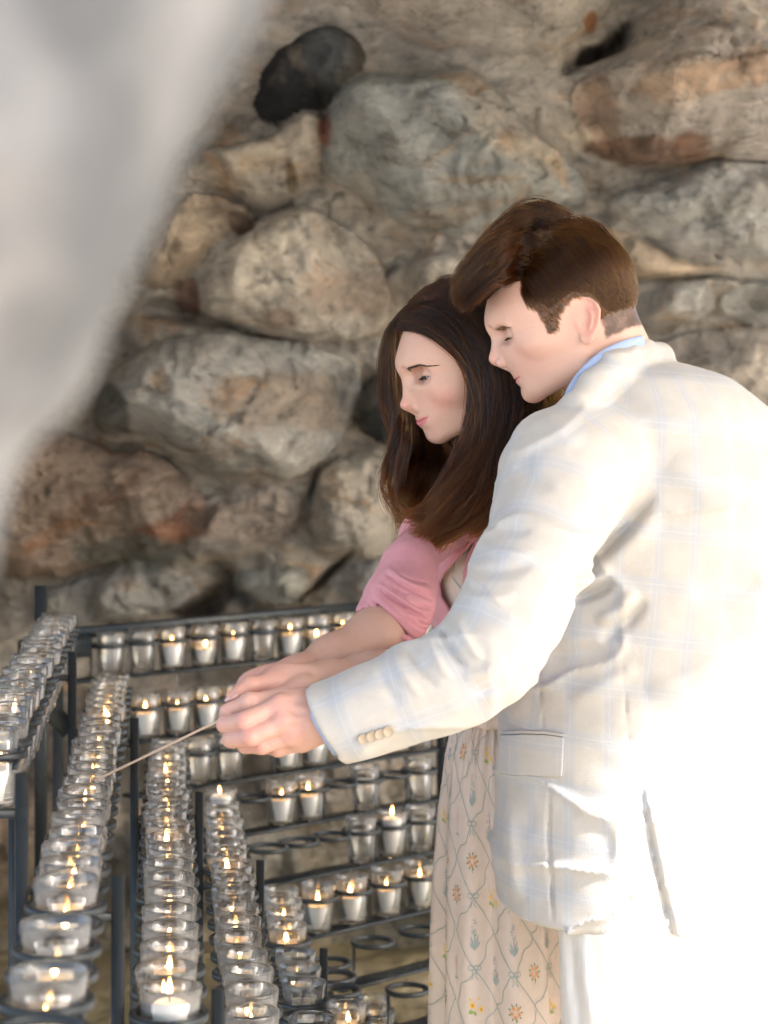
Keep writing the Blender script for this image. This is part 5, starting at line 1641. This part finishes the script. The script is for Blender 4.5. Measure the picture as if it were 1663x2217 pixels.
    for i in range(7):
        for j in range(5):
            u, v = (i / 6), (j / 4 - .5)
            wd = .0085 * math.sqrt(max(.05, 1 - max(0, (u - .45) / .6) ** 2))
            V.append(c + np.array((.006 - u * .016, -.0030 - .002 * (1 - 4 * v * v) + .001 * u, -.0015 - u * .0075 + v * wd * .95)))
    mb = MB(); mb.add(V, [(i * 5 + j, i * 5 + j + 1, (i + 1) * 5 + j + 1, (i + 1) * 5 + j) for i in range(6) for j in range(4)])
    o = mb.build('fingernail', M_NAIL, woman); so = o.modifiers.new('s', 'SOLIDIFY'); so.thickness = .0012
    # bracelet and earring
    mb = MB(); a = np.array(P(712, 1466, 2.425)); ax = np.array(P(800, 1452, 2.455)) - np.array(P(690, 1472, 2.42)); ax /= np.linalg.norm(ax)
    s1 = np.cross(ax, (0, 0, 1)); s1 /= np.linalg.norm(s1); s2 = np.cross(s1, ax)
    mb.tube([a + .0198 * (cos(t) * s1 + sin(t) * s2) for t in np.linspace(0, 2 * pi, 41)], .0006, 6, False); mb.build('bracelet', M_GOLD, woman)
    mb = MB(); ec = HW.w([(DW['ear'][0] + .1, 7.0, DW['ear'][2] - 2.5)])[0]
    mb.tube([ec + .0045 * np.array((cos(t), 0, sin(t) - .8)) for t in np.linspace(0, 2 * pi, 21)], .0008, 6, False); mb.build('earring', M_GOLD, woman)

    # ---- dress: bodice
    BOD = row_field([(1050, 975, 1120, 2.87, .08), (1100, 942, 1140, 2.87, .095), (1180, 930, 1155, 2.88, .105), (1250, 931, 1158, 2.885, .108), (1350, 948, 1162, 2.90, .105), (1450, 975, 1165, 2.915, .10), (1540, 988, 1168, 2.93, .098), (1580, 986, 1170, 2.93, .10)], 2.9, .1, 2.2)
    def bodice(p):
        d = smax(BOD(p), p[:, 2] - P(0, 1085, 2.86)[2], .02)
        return smax(d, P(0, 1560, 2.93)[2] - p[:, 2], .004).astype(F32)
    V, F = surf(lambda p: (bodice(p) + .0012 * np.sin(p[:, 0] * 260 + 2 * np.sin(p[:, 2] * 40)) * sstep(1.15, 1.05, p[:, 2])).astype(F32), (-.02, 2.6, 1.02), (.32, 3.05, 1.44), .005)
    dress = link('dress', mesh_np('dress', V, F), M_DRESS, woman)
    # ---- dress: gathered skirt as a pleated sheet
    rows = [(1535, 990, 1170, 2.93, .100), (1560, 984, 1176, 2.93, .104), (1640, 966, 1192, 2.935, .112), (1750, 955, 1214, 2.94, .122), (1900, 950, 1240, 2.94, .135), (2217, 946, 1275, 2.94, .155), (2700, 938, 1320, 2.94, .18), (3090, 930, 1350, 2.94, .20)]
    ry = np.array([r[0] for r in rows], float)
    zt = P(0, 1535, 2.93)[2]; zb = P(0, 3090, 2.94)[2]
    def skirt(u, v):
        """u: metres round the front measured at knee height (0 = facing the camera), v: metres down from the waist"""
        u = np.asarray(u, float); v = np.asarray(v, float)
        py = 1535 + (zt * 0 + v) * FPX / 2.93
        L = (np.interp(py, ry, [r[1] for r in rows]) - 831.5) * 2.94 / FPX; R = (np.interp(py, ry, [r[2] for r in rows]) - 831.5) * 2.94 / FPX
        B = np.interp(py, ry, [r[4] for r in rows]); cx, a = (L + R) / 2, (R - L) / 2
        th = u / .155
        fl = .0012 + .0085 * sstep(0.02, .35, v)
        fold = fl * (np.sin(th * 7 + .6 + .5 * np.sin(v * 4)) + .55 * np.sin(th * 12.3 + 2.1 + v * 1.2)) + .0035 * np.exp(-(v / .07) ** 2) * np.sin(th * 46 + 2 * np.sin(th * 9)) - .006 * np.exp(-((v - .02) / .012) ** 2)
        r = 1 + fold / .11
        return np.stack([cx + a * r * np.sin(th), 2.94 - B * r * np.cos(th), zt - v], -1)
    nu, nv = 420, 200
    us = np.linspace(-pi, pi, nu + 1)[:-1] * .155; vs = np.linspace(0, zt - max(zb, .03), nv)
    U, Vv = np.meshgrid(us, vs); V = skirt(U, Vv).reshape(-1, 3)
    idx = np.arange(nu * nv).reshape(nv, nu); nx_ = np.roll(idx, -1, 1)
    F = np.stack([idx[:-1], idx[1:], nx_[1:], nx_[:-1]], -1).reshape(-1, 4)
    sk = link('skirt', mesh_np('skirt', V, F), M_DRESS, woman)
    so = sk.modifiers.new('s', 'SOLIDIFY'); so.thickness = .0015; so.offset = -1

    # ---- the print of the cloth, as thin shapes lying on it
    PR = {'v': [], 'f': [], 'c': []}
    def pr_poly(S, pts, col):
        pts = np.asarray(pts, float); b = sum(len(x) for x in PR['v'])
        W = S(pts[:, 0], pts[:, 1]); W2 = S(pts[:, 0] + 1e-3, pts[:, 1]); W3 = S(pts[:, 0], pts[:, 1] + 1e-3)
        n_ = np.cross(W2 - W, W3 - W); n_ /= np.linalg.norm(n_, axis=1)[:, None] + 1e-12
        n_ *= np.sign(-(n_[:, 1]))[:, None] + (n_[:, 1:2] == 0)
        PR['v'].append(W + n_ * .0007); PR['f'].append(list(range(b, b + len(pts)))); PR['c'].append(np.tile(col, (len(pts), 1)))
    def pr_line(S, pts, w, col):
        pts = np.asarray(pts, float); 
        if len(pts) < 2: return
        d = np.gradient(pts, axis=0); d /= np.linalg.norm(d, axis=1)[:, None] + 1e-9
        nn = np.stack([-d[:, 1], d[:, 0]], 1) * (w / 2 if np.isscalar(w) else (np.asarray(w) / 2)[:, None])
        for i in range(len(pts) - 1):
            pr_poly(S, [pts[i] - nn[i], pts[i + 1] - nn[i + 1], pts[i + 1] + nn[i + 1], pts[i] + nn[i]], col)
    def blob(S, c, r, col, n=9, sq=1.0, rot=0):
        a = np.arange(n) * 2 * pi / n; rr = r * (1 + .22 * np.sin(a * 3 + c[0] * 900))
        x, y = rr * np.cos(a), rr * np.sin(a) * sq
        pr_poly(S, np.stack([c[0] + x * cos(rot) - y * sin(rot), c[1] + x * sin(rot) + y * cos(rot)], 1), col)
    SAGE = (.34, .40, .36); SLATE = (.36, .40, .39); ORA = (.72, .38, .20); YEL = (.80, .56, .18); PNK = (.74, .45, .37); LEAF = (.22, .30, .16); GRN2 = (.32, .42, .10)
    def leaf(S, c, ang, L, w, col):
        t = np.linspace(0, 1, 6); cx, cy = c[0] + L * t * cos(ang), c[1] + L * t * sin(ang)
        ww = w * np.sin(np.pi * np.clip(t, .04, .96)) / 2
        pr_poly(S, np.concatenate([np.stack([cx - ww * sin(ang), cy + ww * cos(ang)], 1), np.stack([cx + ww * sin(ang), cy - ww * cos(ang)], 1)[::-1]]), col)
    def hyacinth(S, c, s=1.0):
        pr_line(S, [(c[0], c[1] + .024 * s), (c[0] + .001, c[1])], .0022 * s, SAGE)
        for a_, L in ((-1.9, .020), (-1.25, .022), (-2.3, .013), (-.9, .015)): leaf(S, (c[0], c[1] + .023 * s), a_, L * s, .0042 * s, SLATE)
        for k in range(24):
            v = -.020 + .024 * rng.random(); wd = .0062 * (1 - abs(v + .006) / .022)
            blob(S, (c[0] + rng.uniform(-1, 1) * wd * s, c[1] + v * s), .0012 * s, (.47, .48, .48) if k % 2 else (.32, .34, .36), 5)
    def bouquet(S, c, col, s=1.0):
        for k in range(5):
            a = k * 1.256 + .4; q = (c[0] + .0065 * cos(a) * s, c[1] + .0065 * sin(a) * s)
            blob(S, q, .0034 * s, col); blob(S, q, .0015 * s, tuple(x * .7 for x in col), 6)
        for k in range(9):
            a = k * .7; leaf(S, (c[0] + .008 * cos(a) * s, c[1] + .008 * sin(a) * s), a, .0055 * s, .0026 * s, LEAF)
        pr_line(S, [(c[0], c[1] + .008 * s), (c[0] + .001, c[1] + .016 * s)], .0009, LEAF)
    def roses(S, c, s=1.0):
        for (dx, dy, r) in ((-.004, 0, .0052), (.009, .006, .0042), (-.008, -.008, .0022), (.006, -.009, .002)):
            blob(S, (c[0] + dx * s, c[1] + dy * s), r * s, YEL, 11); blob(S, (c[0] + dx * s, c[1] + dy * s), r * .5 * s, (.66, .30, .04), 6)
        for a_, q in ((2.2, (-.006, .006)), (1.3, (-.001, .008)), (2.9, (-.002, .009))): leaf(S, (c[0] + q[0] * s, c[1] + q[1] * s), a_, .007 * s, .0042 * s, GRN2)
    def sprig(S, c, col, s=1.0):
        pr_line(S, [(c[0], c[1] - .012 * s), (c[0] + .001, c[1]), (c[0] - .001, c[1] + .02 * s)], .0008, SAGE)
        for k in range(12): blob(S, (c[0] + rng.uniform(-.003, .003) * s, c[1] + rng.uniform(-.016, .002) * s), .0015 * s, col, 5)
        for a_ in (.4, 2.7, .9): leaf(S, (c[0], c[1] + .015 * s), a_, .006 * s, .002 * s, SAGE)
    def bow(S, c, s=1.0):
        for sd in (-1, 1):
            t = np.linspace(0, 2 * pi, 13)
            pr_line(S, np.stack([c[0] + sd * (.0055 - .0055 * np.cos(t)) * s, c[1] + (-.002 + .0034 * np.sin(t)) * s], 1), .0014 * s, SAGE)
            tt = np.linspace(0, 1, 8)
            pr_line(S, np.stack([c[0] + sd * (.001 + .004 * tt + .0015 * np.sin(tt * 7)) * s, c[1] + .015 * tt * s], 1), .0012 * s, SAGE)
        blob(S, c, .0016 * s, SAGE, 6)
    WW, HH = .084, .100
    def print_on(S, u0, u1, v0, v1, ou=0., ov=0.):
        def inside(q): return (u0 < q[0] < u1) and (v0 < q[1] < v1)
        for i in range(-6, 7):
            for j in range(-1, 9):
                cu, cv = ou + i * WW, ov + j * HH
                for (du, dv) in ((.5, .5), (-.5, .5)):
                    for (a, b) in (((0, 0), (du, dv)), ((0, 1), (du, dv))):
                        t = np.linspace(0, 1, 15)
                        x = cu + (a[0] + (b[0] - a[0]) * t) * WW; y = cv + (a[1] + (b[1] - a[1]) * t) * HH
                        off = .0046 * np.sin(t * 2 * pi + i * 1.7 + j) + .0014 * np.sin(t * 15 + j)
                        pts = [q for q in np.stack([x + off * .7, y + off * .7], 1)]
                        pts = [q for q in pts if inside(q)]
                        pr_line(S, pts, .0016, SAGE)
                if inside((cu, cv)): bow(S, (cu, cv))
                k = (i * 2 + j * 3) % 4
                c = (cu + rng.uniform(-.002, .002), cv + .5 * HH)
                if inside(c) and inside((c[0], c[1] + .02)) and inside((c[0], c[1] - .02)):
                    (hyacinth, lambda S, c: bouquet(S, c, ORA), hyacinth, roses)[k](S, c)
                c = (cu + .5 * WW, cv)
                if inside(c) and inside((c[0], c[1] + .02)) and inside((c[0], c[1] - .02)):
                    (lambda S, c: sprig(S, c, PNK), hyacinth, lambda S, c: bouquet(S, c, ORA), roses)[(i + j * 2) % 4](S, c)
    print_on(skirt, -.26, .24, .012, .60, -.003, .052)
    # the print on the bodice
    def bod_s(u, v):
        z = zt + .34 - np.asarray(v, float); x = .145 + np.asarray(u, float)
        y = np.full(x.shape, 2.6)
        for _ in range(40): y = y + np.clip(bodice(np.stack([x, y, z], 1).astype(F32)), -.01, .02)
        return np.stack([x, y, z], 1)
    print_on(bod_s, -.05, .05, .02, .33, -.012, -.02)
    V = np.concatenate(PR['v']); Cc = np.concatenate(PR['c'])
    m_pr = mat('cloth_print', rough=.85); g = G(m_pr); g.l.new(g.attr('tint'), g.b.inputs['Base Color'])
    me = bpy.data.meshes.new('print'); me.from_pydata([tuple(v) for v in V], [], PR['f'])
    at_ = me.color_attributes.new('tint', 'FLOAT_COLOR', 'POINT'); c4 = np.ones((len(V), 4), F32); c4[:, :3] = Cc; at_.data.foreach_set('color', c4.ravel())
    link('floral_print', me, m_pr, sk, False).location = (0, 0, 0)

    # ---- cardigan
    CUT0 = np.array(P(806, 1370, 2.555)); cn = np.array((-82., 0, -75.)); cn /= np.linalg.norm(cn)
    CF = [(832, 1240, 940, 1300, 5, -.005), (836, 1228, 942, 1280, 7, .004), (815, 1268, 930, 1345, 4.5, -.006), (812, 1258, 935, 1330, 6, .004), (802, 1290, 905, 1392, 4.5, -.005), (806, 1280, 918, 1372, 6, .004), (860, 1240, 925, 1262, 4, -.004), (880, 1300, 938, 1318, 4, -.005), (870, 1330, 925, 1365, 4, -.005), (790, 1305, 880, 1400, 5, .0035), (850, 1268, 890, 1285, 3.5, -.004), (900, 1340, 930, 1352, 4, -.004), (796, 1318, 868, 1408, 3, -.003)]
    def cardi_sleeve(p):
        d = chain(p, PA([(980, 1120, 2.80), (926, 1160, 2.71), (884, 1230, 2.635), (864, 1305, 2.60), (838, 1356, 2.582), (776, 1408, 2.55)]), (.045, .034, .034, .044, .042, .036), .02)
        d = smax(d, (p - CUT0.astype(F32)) @ cn.astype(F32), .003)
        d = smax(d, -chain(p, PA([(864, 1332, 2.59), (812, 1376, 2.555), (740, 1414, 2.52)]), (.030, .0335, .032), .01), .002)
        e = (p - CUT0.astype(F32)) @ cn.astype(F32)
        ax = np.array((75., 0, -82.)); ax /= np.linalg.norm(ax)
        rib = .0005 * np.sin(((p @ ax.astype(F32)) + .3 * p[:, 1]) * 2 * pi / .0032) * (e > -.022)
        step = .0016 * sstep(-.026, -.022, e)
        return (d - fold_sum(p, CF) + step - rib + .0012 * vnoise(p * 30) * (e < -.022)).astype(F32)
    V, F = surf(cardi_sleeve, (-.06, 2.46, 1.13), (.13, 2.87, 1.42), .0019)
    link('cardigan', mesh_np('cardigan', V, F), M_PINK, woman)
    def bs(p): return bodice(p)
    patch_on(bs, ([(905, 1120), (960, 1095), (1034, 1140)], [(940, 1352), (948, 1366), (957, 1376)]), .004, .004, 'cardigan_back', M_PINK, woman, 20, 30) if False else None
    left = [(946, 1130), (937, 1180), (938, 1240), (943, 1300), (951, 1345), (959, 1378)]
    right = [(1052, 1128), (1015, 1178), (985, 1210), (958, 1240), (948, 1262), (952, 1292), (967, 1316), (977, 1342), (974, 1368)]
    patch_on(bs, (right, left), .005, .0035, 'cardigan_front', M_PINK, woman, 40, 22)
    edge = [(x + 1, y) for x, y in right]
    mb = MB(); E = shoot(bs, np.array([q[0] for q in edge], float), np.array([q[1] for q in edge], float), off=.0085); mb.tube([E[0]] + [E[i // 4] * (1 - (i % 4) / 4) + E[min(i // 4 + 1, len(E) - 1)] * ((i % 4) / 4) for i in range(1, 4 * (len(E) - 1) + 1)], .0028, 8); mb.build('cardigan_edge', M_PINK, woman)
    patch_on(bs, ([(1034, 1130), (1028, 1168), (1013, 1200), (1002, 1240), (1001, 1290), (1008, 1340)], [(1110, 1128), (1100, 1200), (1095, 1260), (1095, 1340)]), .005, .0035, 'cardigan_front', M_PINK, woman, 30, 18)
    # shoulders and back of the cardigan
    def cback(p):
        d = BOD(p) - .007
        d = smax(d, p[:, 2] - P(0, 1090, 2.86)[2], .03); d = smax(d, P(0, 1375, 2.9)[2] - p[:, 2], .004)
        d = smin(d, chain(p, PA([(975, 1125, 2.78), (1040, 1110, 2.86), (1090, 1130, 2.93), (1100, 1290, 2.91), (1070, 1372, 2.80), (1010, 1390, 2.68)]), (.045, .05, .045, .038, .036, .033), .03), .03)
        px = 831.5 + p[:, 0] * FPX / p[:, 1]
        d = smax(d, np.where(p[:, 1] < 2.86, (940 - px) * .0005, -.1), .004) if False else d
        # open at the front
        d = smax(d, -(np.maximum(np.maximum(p[:, 1] - 2.83, p[:, 2] - 1.345), -(p[:, 0] - .04) * 1.)), .003)
        return d.astype(F32)
    V, F = surf(cback, (-.06, 2.55, 1.08), (.34, 3.08, 1.46), .005)
    link('cardigan_back', mesh_np('cardigan_back', V, F), M_PINK, woman)

    # ---- hair
    def hbase(q):
        x, ay, z = q[:, 0], np.abs(q[:, 1]), q[:, 2]
        d = ell(q, (.2, 0, 3.5), (10.55, 7.5, 9.1))
        ln = np.interp(x, [-12, -1.5, .2, 1.6, 2.6, 4.4, 6.4, 8.2, 9.4], [-8, -5, -1.5, 1.2, 2.6, 4.4, 6.2, 7.4, 8.2])
        d = smax(d, (ln - z) * .7, .6)
        return (d + .12).astype(F32)
    V, F = surf(hbase, (-12, -9, -8), (14, 9, 14), .3)
    V1 = HW.w(V); F1 = F
    def hmass(p):
        d = chain(p, PA([(1085, 740, 2.75), (1100, 850, 2.745), (1090, 960, 2.735), (1060, 1050, 2.72), (1030, 1110, 2.71)]), (.045, .044, .042, .038, .022), .02)
        d = smin(d, chain(p, PA([(1055, 800, 2.71), (1062, 900, 2.71), (1040, 990, 2.71), (1005, 1070, 2.71), (960, 1125, 2.71)]), (.016, .022, .026, .028, .018), .02), .02)
        d = smin(d, chain(p, PA([(920, 1000, 2.90), (905, 1050, 2.87), (910, 1110, 2.82)]), (.014, .022, .016), .02), .02)
        d = smin(d, chain(p, PA([(975, 985, 2.88), (995, 1060, 2.84)]), (.026, .03), .02), .03)
        return (d + .003 * vnoise(p * np.array((60, 60, 12), F32))).astype(F32)
    V2, F2 = surf(hmass, (-.02, 2.6, 1.30), (.26, 2.9, 1.66), .004)
    V, F = cat((V1, F1), (V2, F2))
    link('hair', mesh_np('hair', V, F), M_HAIRW, woman)
    NEAR = [[(858, 714, 2.735), (890, 706, 2.705), (930, 717, 2.685), (981, 745, 2.672), (1019, 785, 2.668), (1032, 850, 2.668), (1026, 930, 2.67), (985, 1010, 2.665), (945, 1090, 2.66), (905, 1160, 2.66), (880, 1168, 2.66)],
            [(866, 690, 2.74), (905, 680, 2.700), (955, 697, 2.676), (1008, 742, 2.664), (1041, 800, 2.662), (1050, 870, 2.66), (1044, 950, 2.66), (1000, 1030, 2.655), (960, 1100, 2.65), (935, 1165, 2.65), (915, 1190, 2.65)],
            [(884, 655, 2.75), (930, 648, 2.705), (985, 672, 2.675), (1030, 730, 2.662), (1066, 800, 2.660), (1072, 880, 2.66), (1061, 960, 2.655), (1030, 1040, 2.65), (995, 1100, 2.645), (955, 1150, 2.65), (920, 1172, 2.65)],
            [(915, 628, 2.765), (960, 622, 2.715), (1015, 645, 2.685), (1060, 710, 2.672), (1096, 800, 2.672), (1106, 890, 2.67), (1094, 970, 2.665), (1068, 1040, 2.66), (1040, 1095, 2.655), (1010, 1125, 2.655), (975, 1125, 2.66)],
            [(955, 607, 2.775), (1005, 610, 2.73), (1060, 650, 2.70), (1100, 720, 2.69), (1134, 810, 2.69), (1144, 900, 2.69), (1131, 980, 2.69), (1098, 1050, 2.68), (1070, 1110, 2.67), (1040, 1145, 2.67), (1005, 1140, 2.66)],
            [(1000, 610, 2.785), (1050, 625, 2.75), (1100, 680, 2.73), (1145, 750, 2.73), (1166, 830, 2.74), (1181, 890, 2.75), (1169, 960, 2.75), (1135, 1050, 2.74), (1100, 1110, 2.72), (1080, 1150, 2.7), (1050, 1150, 2.69)],
            [(1010, 612, 2.80), (1060, 630, 2.78), (1115, 690, 2.77), (1162, 760, 2.77), (1186, 820, 2.78), (1208, 880, 2.79), (1204, 960, 2.79), (1160, 1050, 2.78), (1120, 1110, 2.76), (1090, 1150, 2.73), (1060, 1150, 2.72)]]
    FAR = [[(862, 705, 2.77), (850, 712, 2.79), (843, 745, 2.80), (840, 800, 2.81), (846, 850, 2.815), (862, 892, 2.815), (868, 935, 2.81), (856, 990, 2.80), (848, 1045, 2.79), (862, 1095, 2.78), (885, 1130, 2.77), (880, 1168, 2.76)],
           [(872, 680, 2.78), (852, 692, 2.80), (841, 740, 2.815), (838, 800, 2.83), (842, 860, 2.84), (856, 905, 2.84), (874, 945, 2.835), (872, 1000, 2.82), (865, 1055, 2.80), (880, 1105, 2.78), (900, 1145, 2.77), (905, 1172, 2.76)],
           [(885, 660, 2.80), (862, 690, 2.82), (850, 740, 2.84), (847, 800, 2.85), (856, 860, 2.86), (876, 915, 2.86), (900, 960, 2.845), (895, 1010, 2.83), (890, 1060, 2.81), (900, 1110, 2.78), (925, 1150, 2.76), (915, 1180, 2.74)],
           [(900, 650, 2.82), (880, 690, 2.84), (870, 740, 2.86), (870, 800, 2.87), (880, 870, 2.88), (905, 930, 2.87), (935, 975, 2.84), (930, 1020, 2.82), (925, 1070, 2.79), (935, 1120, 2.76), (950, 1160, 2.74), (940, 1190, 2.72)],
           [(940, 640, 2.86), (920, 700, 2.88), (910, 780, 2.89), (915, 850, 2.89), (930, 930, 2.87), (965, 975, 2.83), (975, 1030, 2.80), (970, 1080, 2.77), (975, 1125, 2.74), (985, 1150, 2.72), (960, 1165, 2.70), (940, 1160, 2.7)]]
    MID = [[(905, 903, 2.920), (893, 978, 2.885), (880, 1010, 2.840), (878, 1060, 2.760), (893, 1110, 2.740), (905, 1150, 2.720), (885, 1180, 2.710)],
           [(930, 918, 2.920), (925, 975, 2.885), (915, 1020, 2.815), (905, 1070, 2.735), (915, 1120, 2.720), (930, 1155, 2.700), (915, 1190, 2.700)],
           [(960, 918, 2.920), (955, 985, 2.885), (945, 1030, 2.800), (930, 1080, 2.715), (935, 1130, 2.700), (950, 1165, 2.690), (940, 1195, 2.690)],
           [(1000, 908, 2.920), (990, 985, 2.885), (975, 1040, 2.780), (960, 1090, 2.700), (960, 1140, 2.690), (975, 1165, 2.680), (960, 1185, 2.680)]]
    S5 = sheet_strands(MID, 6000, .0042, 22, wave=.016, wl=1.2, seed=15, tmax=(.74, 1.0), rootj=.1)
    S1 = sheet_strands(NEAR, 10500, .0034, 24, wave=.022, wl=1.5, seed=11, tmax=(.74, 1.0), rootj=.04)
    S2 = sheet_strands(FAR, 4200, .0042, 24, wave=.018, wl=1.5, seed=12, tmax=(.74, 1.0), rootj=.03)
    S3 = sheet_strands(NEAR[1:] , 700, .009, 24, wave=.014, wl=1.3, seed=13, tmax=(.8, 1.0))
    LK = []
    locks = [((1030, 960), (1000, 1060), (940, 1120), (882, 1110), 2.652), ((1060, 970), (1040, 1070), (1000, 1140), (948, 1158), 2.645), ((990, 990), (948, 1085), (890, 1120), (862, 1098), 2.66), ((870, 940), (846, 1000), (846, 1060), (880, 1092), 2.785), ((1090, 990), (1080, 1080), (1040, 1150), (1000, 1165), 2.65), ((1020, 960), (985, 1080), (925, 1150), (876, 1166), 2.655), ((1000, 990), (960, 1090), (905, 1160), (884, 1150), 2.66), ((1040, 980), (1010, 1090), (960, 1170), (905, 1186), 2.65), ((1050, 1000), (1030, 1100), (985, 1160), (935, 1180), 2.645),
             ((1085, 980), (1066, 1080), (1030, 1130), (985, 1118), 2.65), ((1100, 980), (1085, 1070), (1050, 1128), (1000, 1145), 2.655), 
             ((880, 960), (858, 1040), (872, 1110), (910, 1120), 2.77), ((862, 930), (845, 990), (838, 1035), (830, 1040), 2.79), ((1010, 1000), (975, 1100), (950, 1190), (925, 1200), 2.655), ((985, 1010), (945, 1100), (900, 1130), (870, 1120), 2.665), ((1105, 1000), (1095, 1090), (1060, 1140), (1020, 1130), 2.665)]
    for li, (p0, p1, p2, p3, z) in enumerate(locks):
        gs = []
        for dx in (-6, 0, 7):
            gs.append([(p0[0] + dx * 1.5, p0[1] - 40, z + .006), (p0[0] + dx * 1.5, p0[1], z), (p1[0] + dx * 1.6, p1[1], z - .004), (p2[0] + dx, p2[1] + dx * .8, z - .006), (p3[0] + dx * .3, p3[1] + dx * .8, z - .002)])
        LK.append(sheet_strands(gs, 300, .0022, 22, wave=.007, wl=1.0, seed=40 + li, tmax=(.75, 1.0), rootj=.3))
    strands('hair_strands', np.concatenate(LK), .00032, M_STRW, woman, .25)
    S4 = sheet_strands(FAR[:3], 260, .007, 24, wave=.012, wl=1.2, seed=14, tmax=(.7, 1.0))
    strands('hair_strands', np.concatenate([S1, S2]), .00034, M_STRW, woman, .3)
    strands('hair_strands', S5, .00034, M_STRW, woman, .3)
    strands('loose_strands', np.concatenate([S3, S4]), .0002, M_STRW, woman, .3)

# ------------------------------------------------------------------ the lighting stick
if want('stick'):
    a = np.array(P(520, 1538, 2.372)); b = np.array(P(206, 1690, 2.585))
    mb = MB(); mb.tube([a + (b - a) * t for t in np.linspace(0, 1, 9)], [.0016] * 8 + [.0013], 8)
    tag(mb.build('lighting_stick', M_STICK), 'thin pale wooden lighting stick held out over the candles', 'stick')
